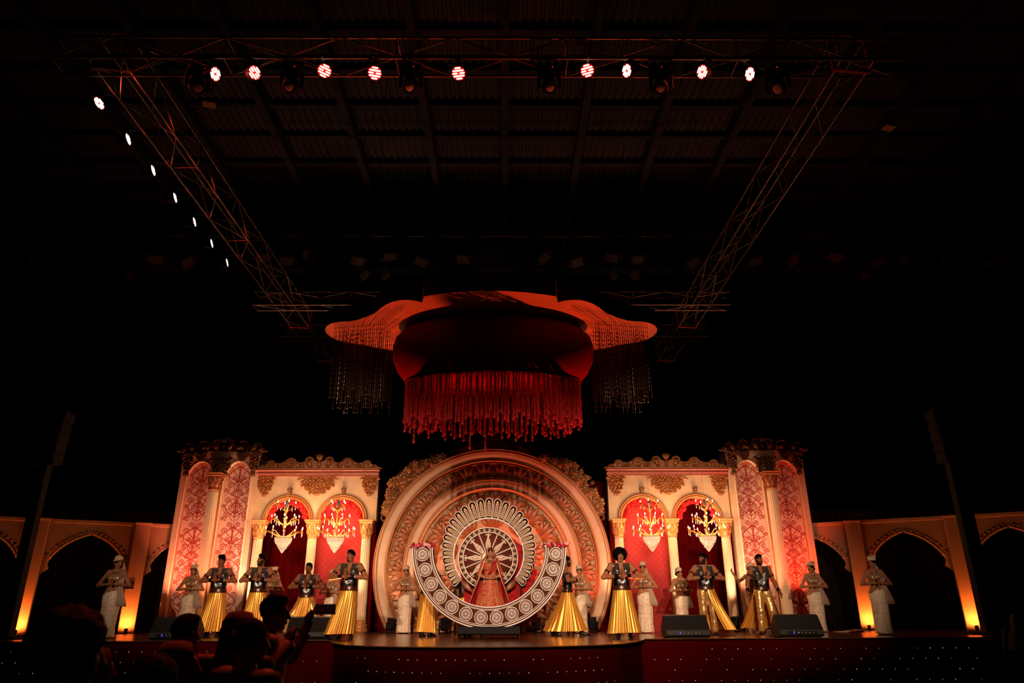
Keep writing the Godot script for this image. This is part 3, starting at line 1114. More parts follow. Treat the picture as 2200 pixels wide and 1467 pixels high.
# ------------------------------------------------------------------ double-arch units
func arch_unit(s: float) -> void:
	var cx := s * 5.03
	var t := thing("arch_unit", "cream double-arch wall with gilt crest on the %s of the round medallion" % ("left" if s < 0 else "right"), "wall panel", Vector3(cx, DECK, -20.6), 0.0, "double-arch set walls")
	var W := 3.46
	var cream := mat("cream paint")
	var gold := mat("gold paint")
	var ys := 2.93
	var poly := PackedVector2Array([Vector2(-W / 2, 4.18), Vector2(W / 2, 4.18), Vector2(W / 2, ys)])
	for c in [0.765, -0.765]:
		poly.append(Vector2(c + 0.62, ys))
		for i in 25:
			var a := PI * i / 24.0
			poly.append(Vector2(c + cos(a) * 0.62, ys + 0.001 + sin(a) * 0.62))
		poly.append(Vector2(c - 0.62, ys))
	poly.append(Vector2(-W / 2, ys))
	var st := ns()
	extrude(st, poly, -0.3, 0.0)
	obj("wall", st, cream, t)
	# entablature mouldings
	st = ns()
	bx(st, Vector3(0, 4.24, 0.02), Vector3(W + 0.06, 0.05, 0.2), Basis.IDENTITY, 0.012)
	bx(st, Vector3(0, 4.33, 0.05), Vector3(W + 0.1, 0.06, 0.26), Basis.IDENTITY, 0.015)
	bx(st, Vector3(0, 4.285, 0.0), Vector3(W, 0.06, 0.16))
	bx(st, Vector3(0, 4.19, 0.01), Vector3(W + 0.02, 0.025, 0.17))
	obj("cornice", st, mat("rose wood trim", Color(0.62, 0.30, 0.20), 0.4, 0.15), t)
	crest(t, Vector3(0, 4.36, 0.06), W + 0.1, 0.46, gold)
	for c in [-0.765, 0.765]:
		for q in [[0.70, 0.035, 0.02], [0.645, 0.03, 0.03], [0.61, 0.02, -0.02]]:
			var pts := []
			for i in 33:
				var a := PI * i / 32.0
				pts.append(Vector3(c + cos(a) * q[0], ys + sin(a) * q[0], q[2]))
			st = ns(true)
			tube(st, pts, float(q[1]), 8)
			obj("arch_moulding", st, gold, t)
		st = ns()
		bx(st, Vector3(c, ys + 0.86, 0.05), Vector3(0.13, 0.1, 0.12), Basis.IDENTITY, 0.01)
		bx(st, Vector3(c, ys + 0.78, 0.04), Vector3(0.1, 0.06, 0.09), Basis.IDENTITY, 0.01)
		obj("keystone", st, mat("bronze paint"), t)
	inst("cartouche", cartouche(0.95, 0.5, 5), gold, t, Transform3D(Basis.IDENTITY, Vector3(0, 4.17, 0.012)))
	for e in [-1.0, 1.0]:
		inst("cartouche", cartouche(0.46, 0.52, 8), gold, t, Transform3D(Basis.IDENTITY, Vector3(e * (W / 2 - 0.24), 4.17, 0.012)))
	for x in [-1.5, 0.0, 1.5]:
		column(t, Vector3(x, 0, 0.06), ys + 0.01, 0.135, mat("capital gold", Color(0.76, 0.52, 0.28), 0.42, 0.25))
	# side returns
	for e in [-1.0, 1.0]:
		st = ns()
		bx(st, Vector3(e * (W / 2 - 0.06), (ys) / 2, -0.2), Vector3(0.1, ys, 0.2))
		obj("side_return", st, mat("wine drape"), t)
	# the printed red panel fills the arch next to the medallion
	st = ns()
	bx(st, Vector3(-s * 0.765, 1.79, -0.36), Vector3(1.44, 3.58, 0.03))
	obj("damask_panel", st, mat("damask print"), t)
	# garlands of red blossoms round the inside of both arches
	var rm := rose_mesh(0.05)
	for c in [-0.765, 0.765]:
		var g := thing("blossom_garland", "red blossom garland lining the %s arch of the %s double-arch wall" % ["left" if c < 0 else "right", "left" if s < 0 else "right"], "garland", Vector3(cx + c, DECK + ys, -20.63), 0.0, "red blossom garlands in the arches")
		for i in 58:
			var a := PI * (i + 0.5) / 58.0 + rng.randf_range(-0.02, 0.02)
			var r := 0.51 + rng.randf_range(-0.065, 0.06)
			var sc := rng.randf_range(0.8, 1.25)
			inst("blossom", rm, mat("red flowers"), g, Transform3D(Basis.from_euler(Vector3(rng.randf_range(-0.5, 0.5), rng.randf_range(-0.5, 0.5), rng.randf() * TAU)) * Basis.from_scale(Vector3.ONE * sc), Vector3(cos(a) * r, sin(a) * r, rng.randf_range(-0.04, 0.04))))
		st = ns(true)
		var pts := []
		for i in 25:
			var a := PI * i / 24.0
			pts.append(Vector3(cos(a) * 0.52, sin(a) * 0.52, -0.04))
		tube(st, pts, 0.05, 7)
		obj("wire_base", st, mat("red flowers"), g)

# ------------------------------------------------------------------ tall towers
func ogee(c: float, hw: float, y0: float, rise: float) -> Array:
	var out := []
	for i in 13:
		var u := i / 12.0
		out.append(Vector2(c + hw * cos(u * PI / 2), y0 + rise * pow(sin(u * PI / 2), 1.25)))
	for i in range(11, -1, -1):
		var u := i / 12.0
		out.append(Vector2(c - hw * cos(u * PI / 2), y0 + rise * pow(sin(u * PI / 2), 1.25)))
	return out

func tower(s: float) -> void:
	var cx := s * 7.87 + 0.02
	var t := thing("scroll_tower", "tall cream tower with two red scroll-printed niches, %s end of the set" % ("left" if s < 0 else "right"), "tower", Vector3(cx, DECK, -20.5), 0.0, "scroll-printed towers")
	var W := 2.2
	var H := 4.86
	var y0 := 4.1
	var poly := PackedVector2Array([Vector2(-W / 2, H), Vector2(W / 2, H), Vector2(W / 2, 0)])
	for c in [0.53, -0.53]:
		poly.append(Vector2(c + 0.40, 0.0))
		poly.append_array(PackedVector2Array(ogee(c, 0.40, y0, 0.5)))
		poly.append(Vector2(c - 0.40, 0.0))
	poly.append(Vector2(-W / 2, 0))
	var st := ns()
	extrude(st, poly, -0.16, 0.0)
	obj("wall", st, mat("cream paint"), t)
	st = ns()
	for e in [-1.0, 1.0]:
		bx(st, Vector3(e * (W / 2 - 0.02), H / 2, -0.45), Vector3(0.04, H, 0.58))
	bx(st, Vector3(0, H - 0.02, -0.45), Vector3(W - 0.08, 0.04, 0.58))
	obj("side_return", st, mat("cream paint"), t)
	for c in [-0.53, 0.53]:
		st = ns()
		var z := -0.165
		var a := Vector3(c - 0.42, 0, z)
		var b := Vector3(c - 0.42, 4.64, z)
		var d := Vector3(c + 0.42, 4.64, z)
		var e := Vector3(c + 0.42, 0, z)
		var uv := [Vector2(0, 2.72), Vector2(0, 0), Vector2(1, 0), Vector2(1, 2.72)]
		var vs := [a, b, d, e]
		for i in [0, 1, 2, 0, 2, 3]:
			st.set_uv(uv[i])
			st.add_vertex(vs[i])
		obj("scroll_panel", st, mat("scroll print"), t)
		var pts := [Vector3(c + 0.40, 0.02, 0.0)]
		for q in ogee(c, 0.40, y0, 0.5):
			pts.append(Vector3(q.x, q.y, 0.0))
		pts.append(Vector3(c - 0.40, 0.02, 0.0))
		st = ns(true)
		tube(st, pts, 0.018, 6)
		obj("niche_bead", st, mat("cream plain"), t)
	var bronze := mat("bronze paint")
	crest(t, Vector3(0, H, -0.02), W + 0.28, 0.5, bronze)
	inst("cartouche", cartouche(0.55, 0.72, 13), bronze, t, Transform3D(Basis.IDENTITY, Vector3(0, H - 0.12, 0.01)))
	for e in [-1.0, 1.0]:
		inst("cartouche", cartouche(0.3, 0.62, 17), bronze, t, Transform3D(Basis.IDENTITY, Vector3(e * (W / 2 - 0.15), H - 0.02, 0.01)))
		inst("cartouche", cartouche(0.3, 0.25, 19), bronze, t, Transform3D(Basis.IDENTITY, Vector3(e * (W / 2 - 0.5), H - 0.01, 0.01)))
	column(t, Vector3(0, 0, 0.24), 4.22, 0.15, mat("capital bronze", Color(0.58, 0.33, 0.18), 0.4, 0.3))

# ------------------------------------------------------------------ arcades at both sides
func arch_y(u: float) -> float:
	return 1.84 + 0.34 * (1.0 - pow(1.0 - u, 2.8)) + 0.34 * u

func arcade() -> void:
	var board := mat("lattice board")
	var post_m := mat("arcade post paint", Color(0.80, 0.58, 0.42), 0.6)
	var H := 2.9
	for s in [-1.0, 1.0]:
		var off := 0.38 if s > 0 else 0.0
		var P := [Vector3(s * 7.75 + off, DECK, -22.0), Vector3(s * 9.88 + off, DECK, -20.75), Vector3(s * 12.05 + off, DECK, -19.6), Vector3(s * 14.2 + off, DECK, -18.4)]
		var sn := "left" if s < 0 else "right"
		var where := ["", "beside the %s tower" % sn, "second out from the %s tower" % sn, "third out from the %s tower" % sn]
		for i in range(1, 4):
			var d: Vector3 = P[i] - P[i - 1]
			var ang := atan2(-d.z, d.x)
			var t := thing("arcade_post", "square orange-lit arcade post %s" % where[i], "post", P[i], ang, "arcade posts")
			var st := ns()
			bx(st, Vector3(0, H / 2, 0), Vector3(0.40, H, 0.34), Basis.IDENTITY, 0.012)
			obj("shaft", st, post_m, t)
			st = ns()
			bx(st, Vector3(0, H - 0.03, 0), Vector3(0.44, 0.06, 0.38), Basis.IDENTITY, 0.01)
			obj("cap", st, post_m, t)
		for i in 3:
			var a: Vector3 = P[i]
			var b: Vector3 = P[i + 1]
			var d := b - a
			var L := d.length() - 0.40
			var ang := atan2(-d.z, d.x)
			if s < 0:
				ang += PI
			var t := thing("arcade_arch", "pierced lattice board with a pointed arch, %s" % ["between the %s tower and first post" % sn, "between first and second %s posts" % sn, "outermost on the %s" % sn][i], "arch", (a + b) * 0.5, ang, "lattice arcade arches")
			var hw := L * 0.5
			var poly := PackedVector2Array([Vector2(-hw, H - 0.05), Vector2(hw, H - 0.05), Vector2(hw, 1.46)])
			var arch := []
			for k in 25:
				var u := k / 24.0
				var x := hw * 0.84 * (1.0 - pow(u, 1.1))
				var y := arch_y(u)
				if k % 2:
					x *= 0.985
					y -= 0.012
				arch.append(Vector2(x, y))
			poly.append(Vector2(hw * 0.82, 1.62))
			poly.append(Vector2(hw * 0.865, 1.74))
			for q in arch:
				poly.append(q)
			for k in range(arch.size() - 2, -1, -1):
				poly.append(Vector2(-arch[k].x, arch[k].y))
			poly.append(Vector2(-hw * 0.865, 1.74))
			poly.append(Vector2(-hw * 0.82, 1.62))
			poly.append(Vector2(-hw, 1.46))
			var st := ns()
			extrude(st, poly, -0.03, 0.03)
			obj("board", st, board, t)
			st = ns()
			bx(st, Vector3(0, H - 0.05, 0), Vector3(L, 0.1, 0.1), Basis.IDENTITY, 0.012)
			obj("top_rail", st, post_m, t)
			# scalloped bead band following the arch
			for e in [-1.0, 1.0]:
				for k in 9:
					var u := (k + 0.5) / 9.5
					var x: float = e * (hw * 0.84 * (1.0 - pow(u, 1.1)) + 0.12 * (1.0 - u))
					var y := arch_y(u) + 0.06 + 0.06 * u
					st = ns(true)
					lathe(st, [Vector2(0.0, 0.0), Vector2(0.038, 0.0), Vector2(0.034, 0.012), Vector2(0.0, 0.018)], 10, Transform3D(Basis(Vector3.RIGHT, PI / 2), Vector3.ZERO))
					obj("scallop", st, mat("scallop paint", Color(0.52, 0.32, 0.21), 0.6), t, Transform3D(Basis.IDENTITY, Vector3(x, y, 0.03)))
				var pts := []
				for k in 13:
					var q: Vector2 = arch[k * 2]
					pts.append(Vector3(e * (q.x + 0.02), q.y + 0.02, 0.035))
				st = ns(true)
				tube(st, pts, 0.014, 6)
				obj("arch_bead", st, post_m, t)
		# warm uplights at the posts
		for i in range(1, 4):
			var p: Vector3 = P[i]
			var at := p + Vector3(-s * 0.22, 0, 0.42)
			par_can(at, p + Vector3(-s * 0.05, 0.75, 0.1), AMBER, 2.6 if i < 3 else 1.6, 82.0, "black uplight at the foot of the arcade post %s" % where[i], "arcade uplights", 0.36)

# ------------------------------------------------------------------ lamps
var can_mesh: ArrayMesh
var yoke_mesh: ArrayMesh
var lens_mesh: ArrayMesh
func par_can(at: Vector3, towards: Vector3, color: Color, energy: float, angle: float, label: String, group: String, sc := 1.0, seen := 1.0) -> Node3D:
	if can_mesh == null:
		var st := ns(true)
		lathe(st, [Vector2(0.0, -0.14), Vector2(0.09, -0.13), Vector2(0.11, -0.09), Vector2(0.12, 0.1), Vector2(0.13, 0.11), Vector2(0.13, 0.15), Vector2(0.115, 0.15), Vector2(0.112, 0.115)], 18)
		can_mesh = fin(st)
		st = ns()
		bx(st, Vector3(-0.15, -0.06, 0), Vector3(0.012, 0.24, 0.05))
		bx(st, Vector3(0.15, -0.06, 0), Vector3(0.012, 0.24, 0.05))
		bx(st, Vector3(0, -0.18, 0), Vector3(0.31, 0.012, 0.05))
		bx(st, Vector3(0, -0.187, 0.0), Vector3(0.26, 0.015, 0.2))
		yoke_mesh = fin(st)
		st = ns(true)
		lathe(st, [Vector2(0.0, 0.12), Vector2(0.11, 0.118), Vector2(0.105, 0.125), Vector2(0.0, 0.132)], 18)
		lens_mesh = fin(st)
	var t := thing("par_can", label, "spotlight", at, 0.0, group)
	var c := Vector3(0, 0.195 * sc, 0)
	var d := (towards - at - c).normalized()
	var flat := atan2(d.x, d.z)
	var tilt := acos(clampf(d.y, -1, 1))
	var b := Basis(Vector3.UP, flat) * Basis(Vector3.RIGHT, tilt) * Basis.from_scale(Vector3.ONE * sc)
	var m := mat("matte black")
	inst("can", can_mesh, m, t, Transform3D(b, c))
	inst("yoke", yoke_mesh, mat("black steel"), t, Transform3D(Basis(Vector3.UP, flat) * Basis.from_scale(Vector3.ONE * sc), c))
	if energy > 0.0:
		inst("lens_lamp", lens_mesh, glow("can lens %s %.1f" % [color.to_html(), seen], color, 2.0 * seen), t, Transform3D(b, c))
		spot(t, c + d * 0.17 * sc, c + d * 5.0, energy, color, angle, 0.06, 0.9)
	else:
		inst("lens", lens_mesh, mat("dark lens", Color(0.05, 0.05, 0.05), 0.1), t, Transform3D(b, c))
	return t

func truss(label: String, a: Vector3, b: Vector3, s: float, bay: float, side: Vector3, hang: Array, group := "") -> Node3D:
	var t := thing("box_truss", label, "truss", a, 0.0, group)
	var m := mat("truss aluminium")
	var d := b - a
	var n := int(round(d.length() / bay))
	var u := side * s
	var v := Vector3.UP * s
	var cor := [Vector3.ZERO, u, u + v, v]
	for c in cor:
		rod(t, "chord", c, c + d, 0.026, m)
	for i in n:
		var p := d * (float(i) / n)
		var q := d * (float(i + 1) / n)
		for f in 4:
			var c0: Vector3 = cor[f]
			var c1: Vector3 = cor[(f + 1) % 4]
			if (i + f) % 2:
				rod(t, "brace", p + c0, q + c1, 0.012, m)
			else:
				rod(t, "brace", p + c1, q + c0, 0.012, m)
			if i % 3 == 0:
				rod(t, "brace", p + c0, p + c1, 0.012, m)
	for h in hang:
		var p: Vector3 = d * h + u * 0.5 + v
		rod(t, "hoist_cable", p, Vector3(p.x, 16.4 - a.y, p.z), 0.008, mat("black steel"))
	return t

var led_bar: ArrayMesh
func led_par(at: Vector3, towards: Vector3, roll: float, label: String, power: float, color: Color, energy: float) -> void:
	var t := thing("led_par", label, "spotlight", at, 0.0, "lit truss lamps")
	var d := (towards - at).normalized()
	var b := Basis.looking_at(d) * Basis(Vector3.BACK, roll)
	var turn := Transform3D(b * Basis(Vector3.RIGHT, -PI / 2), Vector3.ZERO)
	if led_bar == null:
		var st0 := ns(true)
		tube(st0, [Vector3(-0.5, 0, 0), Vector3(-0.42, 0, 0), Vector3(0.42, 0, 0), Vector3(0.5, 0, 0)], [0.004, 0.0125, 0.0125, 0.004], 8)
		led_bar = fin(st0)
	var st := ns(true)
	lathe(st, [Vector2(0.0, -0.2), Vector2(0.08, -0.19), Vector2(0.105, -0.12), Vector2(0.125, 0.0), Vector2(0.13, 0.02), Vector2(0.118, 0.02), Vector2(0.116, -0.005), Vector2(0.0, -0.005)], 20, turn)
	obj("housing", st, mat("matte black"), t)
	st = ns(true)
	lathe(st, [Vector2(0.0, 0.0), Vector2(0.115, 0.0), Vector2(0.115, 0.003), Vector2(0.0, 0.003)], 20, turn)
	obj("glow_plate", st, glow("led plate", Color(1.0, 0.10, 0.06), 0.55), t)
	for r in [[0.085, 0.10, 0.0], [0.043, 0.19, 0.0], [0.0, 0.085, -0.06], [0.0, 0.085, 0.06], [-0.043, 0.19, 0.0], [-0.085, 0.10, 0.0]]:
		var xf := Transform3D(b, Vector3.ZERO) * Transform3D(Basis.from_scale(Vector3(r[1], 1.0, 1.0)), Vector3(r[2], r[0], -0.008))
		inst("led_strip", led_bar, glow("led white", Color(1.0, 0.95, 0.86), 1.8), t, xf)
	st = ns()
	bx(st, Vector3(0, 0.14, 0) - d * 0.06, Vector3(0.03, 0.36, 0.03))
	if at.z > -9.6:
		bx(st, Vector3(0, 10.2 - at.y, -0.05), Vector3(0.03, 0.03, 0.5))
	if at.x < -6.5:
		bx(st, Vector3(0.13, 0.22, 0) - d * 0.06, Vector3(0.3, 0.03, 0.03))
	obj("yoke", st, mat("black steel"), t)
	spot(t, d * 0.06, d * 4.0, energy, color, 24.0, 0.1, 0.8)

var head_proto: Node3D
func moving_head(at: Vector3, turn: float, label: String) -> void:
	var t: Node3D
	if head_proto == null:
		t = thing("moving_head", label, "spotlight", at, turn, "switched-off moving heads")
		head_proto = t
		var m := mat("matte black")
		var st := ns()
		bx(st, Vector3(0, -0.06, 0), Vector3(0.34, 0.14, 0.26), Basis.IDENTITY, 0.02)
		obj("base", st, m, t)
		st = ns()
		bx(st, Vector3(-0.17, -0.26, 0), Vector3(0.05, 0.32, 0.1), Basis.IDENTITY, 0.015)
		bx(st, Vector3(0.17, -0.26, 0), Vector3(0.05, 0.32, 0.1), Basis.IDENTITY, 0.015)
		bx(st, Vector3(0, -0.14, 0), Vector3(0.38, 0.05, 0.1), Basis.IDENTITY, 0.015)
		obj("yoke", st, m, t)
		st = ns(true)
		var xf := Transform3D(Basis(Vector3.RIGHT, 2.4), Vector3(0, -0.34, 0))
		lathe(st, [Vector2(0.0, -0.2), Vector2(0.1, -0.18), Vector2(0.13, 0.0), Vector2(0.11, 0.17), Vector2(0.095, 0.18), Vector2(0.09, 0.16)], 16, xf)
		obj("head", st, m, t)
		st = ns(true)
		lathe(st, [Vector2(0.0, 0.165), Vector2(0.09, 0.165), Vector2(0.06, 0.178), Vector2(0.0, 0.182)], 16, xf)
		obj("lens", st, mat("dark lens"), t)
		st = ns()
		ball(st, Vector3(0.05, -0.06, 0.133), Vector3(0.011, 0.011, 0.008), 6, 4)
		obj("status_led", st, glow("status led", Color(1, 0.05, 0.05), 1.2), t)
	else:
		t = dup(head_proto, label, at, turn)

func rig() -> void:
	var y := 10.2
	truss("front crossbeam of the overhead truss square, nearest the audience", Vector3(-7.05, y, -9.68), Vector3(7.0, y, -9.68), 0.42, 0.95, Vector3.BACK, [0.08, 0.5, 0.92], "overhead truss square")
	truss("left side beam of the overhead truss square", Vector3(-6.45, y, -9.3), Vector3(-6.45, y, -26.6), 0.55, 1.0, Vector3.RIGHT, [0.05, 0.5, 0.95], "overhead truss square")
	truss("right side beam of the overhead truss square", Vector3(5.9, y, -9.3), Vector3(5.9, y, -26.6), 0.55, 1.0, Vector3.RIGHT, [0.05, 0.5, 0.95], "overhead truss square")
	truss("middle crossbeam of the overhead truss behind the petal canopy", Vector3(-7.05, y - 0.05, -19.6), Vector3(7.0, y - 0.05, -19.6), 0.42, 0.95, Vector3.BACK, [0.2, 0.8], "overhead truss square")
	truss("rear crossbeam of the overhead truss behind the petal canopy", Vector3(-7.05, y - 0.05, -22.2), Vector3(7.05, y - 0.05, -22.2), 0.42, 0.95, Vector3.BACK, [0.2, 0.8], "overhead truss square")
	# red slings
	var k := 0
	for q in [[-6.17, -9.5], [6.17, -9.5], [-6.17, -21.0], [6.17, -21.0], [-6.17, -24.2], [6.17, -24.2]]:
		var st := ns()
		for e in [-1.0, 1.0]:
			bx(st, Vector3(e * 0.31, 0.28, 0), Vector3(0.02, 0.66, 0.06))
			bx(st, Vector3(e * 0.15, 0.68, 0.0), Vector3(0.4, 0.02, 0.06), Basis(Vector3.BACK, -e * 0.5))
		bx(st, Vector3(0, -0.045, 0), Vector3(0.64, 0.02, 0.06), Basis(Vector3.UP, 0.12))
		var o := obj("lifting_sling", st, mat("red strap"), null, Transform3D(Basis.IDENTITY, Vector3(q[0], y, q[1])))
		tag(o, "red lifting sling round the %s truss beam, %s" % ["left" if k % 2 == 0 else "right", ["at the front corner", "in the middle", "near the far end"][k / 2]], "sling", "red truss slings")
		k += 1
	# lit lamps under the front beam
	var ord := ["first", "second", "third", "fourth", "fifth", "sixth", "seventh", "eighth", "ninth"]
	var fx := [[-4.41, 10.0, 0.7], [-3.77, 10.03, 0.45], [-2.62, 10.07, 0.2], [-1.79, 10.03, 0.1], [-0.41, 10.03, 0.0], [1.72, 10.09, -0.1], [2.38, 10.09, -0.55], [3.63, 10.07, -0.6], [4.42, 10.03, -0.75]]
	for i in 9:
		var q: Array = fx[i]
		led_par(Vector3(q[0], q[1], -9.42), Vector3(q[0], q[1], -9.42) + [Vector3(0.9, -0.3, 0.3), Vector3(0.75, -0.35, 0.5), Vector3(0.3, -0.45, 0.8), Vector3(0.05, -0.75, 0.6), Vector3(-0.1, -0.8, 0.55), Vector3(-0.2, -0.45, 0.8), Vector3(-0.8, -0.35, 0.4), Vector3(-0.8, -0.35, 0.45), Vector3(-0.9, -0.3, 0.3)][i], q[2], "lit LED lamp under the front truss beam, %s from the left" % ord[i], 3.0, RED, 20.0 if i in [3, 4] else 6.0)
	for i in 7:
		var at := Vector3(-6.7, 10.0, -10.15 - i * 1.008)
		led_par(at, at + (Vector3(0.75, 0.15, 0.25) if i == 0 else Vector3(0.85, 0.2, -0.02 - 0.012 * i)), 0.5, "lit LED lamp on the left truss beam, %s from the front" % ord[i], 3.0, RED, 2.5)
	var hx := [[-4.72, 0.7], [-3.17, 0.1], [-1.2, 0.0], [1.09, 0.0], [2.95, -0.4], [4.89, -0.6]]
	for i in 6:
		moving_head(Vector3(hx[i][0], 10.18, -9.5), hx[i][1], "unlit black moving-head lamp under the front truss beam, %s from the left" % ord[i])
	# hall work lights on the catwalk: [x, y, yaw, roll]
	var proto: Node3D = null
	var names := 0
	var nth := ["first", "second", "third", "fourth", "fifth", "sixth", "seventh", "eighth", "ninth", "tenth", "eleventh", "twelfth", "thirteenth", "fourteenth", "fifteenth", "sixteenth", "seventeenth", "eighteenth", "nineteenth", "twentieth", "twenty-first", "twenty-second", "twenty-third", "twenty-fourth"]
	var fl := [[-17.9, -0.2], [-15.8, 0.1], [-14.6, -0.35], [-13.0, -0.15], [-11.7, 0.5], [-8.9, 0.0], [-8.0, -0.1], [-5.25, -0.12], [-4.05, 0.15], [-2.85, -0.35], [-1.25, 0.05], [1.85, 0.7], [3.1, 0.3], [4.45, -0.15], [5.4, 0.25], [7.6, 0.55], [8.8, -0.25], [10.0, 0.35], [11.4, 0.9], [13.1, -0.1], [14.7, 0.25], [15.9, 0.2], [17.4, 0.3], [19.2, 0.5]]
	for q in fl:
		names += 1
		var at := Vector3(q[0], 14.35 + 0.12 * sin(names * 2.3), -24.42)
		var label := "dim metal floodlight on the hall catwalk, %s from the left" % nth[names - 1]
		var t: Node3D
		if proto == null:
			t = thing("floodlight", label, "floodlight", at, 0.0, "catwalk floodlights")
			proto = t
			var gm := mat("flood metal", Color(0.46, 0.36, 0.27), 0.5, 0.3)
			var st := ns()
			bx(st, Vector3.ZERO, Vector3(0.5, 0.36, 0.3), Basis.IDENTITY, 0.04)
			obj("housing", st, gm, t)
			st = ns()
			bx(st, Vector3(0, 0, 0.16), Vector3(0.42, 0.28, 0.02), Basis.IDENTITY, 0.005)
			obj("glass", st, mat("flood glass", Color(0.42, 0.33, 0.25), 0.35, 0.1), t)
			for e in [-1.0, 1.0]:
				st = ns(true)
				ball(st, Vector3(e * 0.32, 0.05 * e, 0), Vector3(0.08, 0.07, 0.07), 8, 5)
				obj("clamp_knob", st, mat("knob copper", Color(0.4, 0.15, 0.09), 0.5, 0.2), t)
			st = ns()
			bx(st, Vector3(0, 0.0, -0.28), Vector3(0.06, 0.06, 0.35))
			obj("bracket", st, mat("black steel"), t)
		else:
			t = dup(proto, label, at)
		t.rotation = Vector3(0.6, 0.0, q[1])
	var lo := 0
	for q in [[-13.9, 0.0], [-4.95, 0.9], [-4.15, 0.7], [4.45, -0.9], [5.25, -0.8], [14.1, 0.3]]:
		lo += 1
		var t := dup(proto, "dim floodlight hung below the catwalk row, %s from the left" % nth[lo - 1], Vector3(q[0], 13.62, -24.3), 0.0, "lower catwalk floodlights")
		t.rotation = Vector3(0.2, 0.0, q[1])
		t.scale = Vector3.ONE * 0.72
		rod(t, "drop_pipe", Vector3.ZERO, t.transform.affine_inverse() * Vector3(q[0], 14.2, -24.75), 0.02, mat("black steel"))
	var rd := thing("round_work_light", "round flat lamp face on the hall catwalk above the left truss", "lamp", Vector3(-7.15, 14.45, -24.3))
	var st2 := ns(true)
	lathe(st2, [Vector2(0.0, 0.0), Vector2(0.24, 0.0), Vector2(0.24, 0.1), Vector2(0.2, 0.11), Vector2(0.19, 0.08), Vector2(0.0, 0.08)], 28, Transform3D(Basis(Vector3.RIGHT, PI / 2 + 0.45), Vector3.ZERO))
	obj("lamp_body", st2, mat("flood metal"), rd)
	st2 = ns()
	bx(st2, Vector3(0, 0.1, -0.22), Vector3(0.06, 0.06, 0.4))
	obj("bracket", st2, mat("black steel"), rd)
	for q in [[-7.79, -16.07, "left"], [11.49, -17.03, "right"]]:
		var pb := thing("ceiling_box", "small pale box hung under the roof at the upper %s" % q[2], "box", Vector3(q[0], 14.8, q[1]), 0.3, "boxes under the roof")
		var sb := ns()
		bx(sb, Vector3.ZERO, Vector3(0.34, 0.05, 0.26), Basis.IDENTITY, 0.01)
		obj("cover", sb, mat("box plastic", Color(0.62, 0.42, 0.32), 0.6), pb)
		rod(pb, "drop_rod", Vector3.ZERO, Vector3(0, 1.9, 0), 0.012, mat("black steel"))
	# line-array loudspeakers on black masts either side
	for s in [-1.0, 1.0]:
		var sn := "left" if s < 0 else "right"
		var x := -10.55 if s < 0 else 11.1
		var mast := thing("speaker_mast", "tall black mast standing in front of the %s arcade" % sn, "mast", Vector3(x, DECK, -16.9), 0.0, "black speaker masts")
		var st := ns()
		bx(st, Vector3(0, 1.9, 0), Vector3(0.22 if s < 0 else 0.32, 3.8, 0.22), Basis.IDENTITY, 0.01)
		obj("post", st, mat("matte black"), mast)
		st = ns()
		bx(st, Vector3(0, 0.03, 0), Vector3(0.8, 0.06, 0.8), Basis.IDENTITY, 0.01)
		obj("foot", st, mat("matte black"), mast)
		var arr := thing("line_array", "dark hanging stack of loudspeaker cabinets above the %s mast" % sn, "loudspeaker", Vector3(x, DECK + 3.8, -16.9), 0.0, "line-array loudspeakers")
		for i in 5:
			st = ns()
			bx(st, Vector3(0, 0.13 + i * 0.265, -0.02 * i * i * 0.3), Vector3(0.56, 0.25, 0.42), Basis(Vector3.RIGHT, 0.06 * (2 - i)), 0.02)
			var cab := obj("cabinet", st, mat("matte black"), arr)
			st = ns()
			bx(st, Vector3(0, 0.13 + i * 0.265, 0.215 - 0.02 * i * i * 0.3), Vector3(0.5, 0.2, 0.015), Basis(Vector3.RIGHT, 0.06 * (2 - i)))
			obj("grille", st, mat("grille", Color(0.05, 0.045, 0.04), 0.5, 0.4), cab)

const FIRE := Color(1.0, 0.34, 0.18)
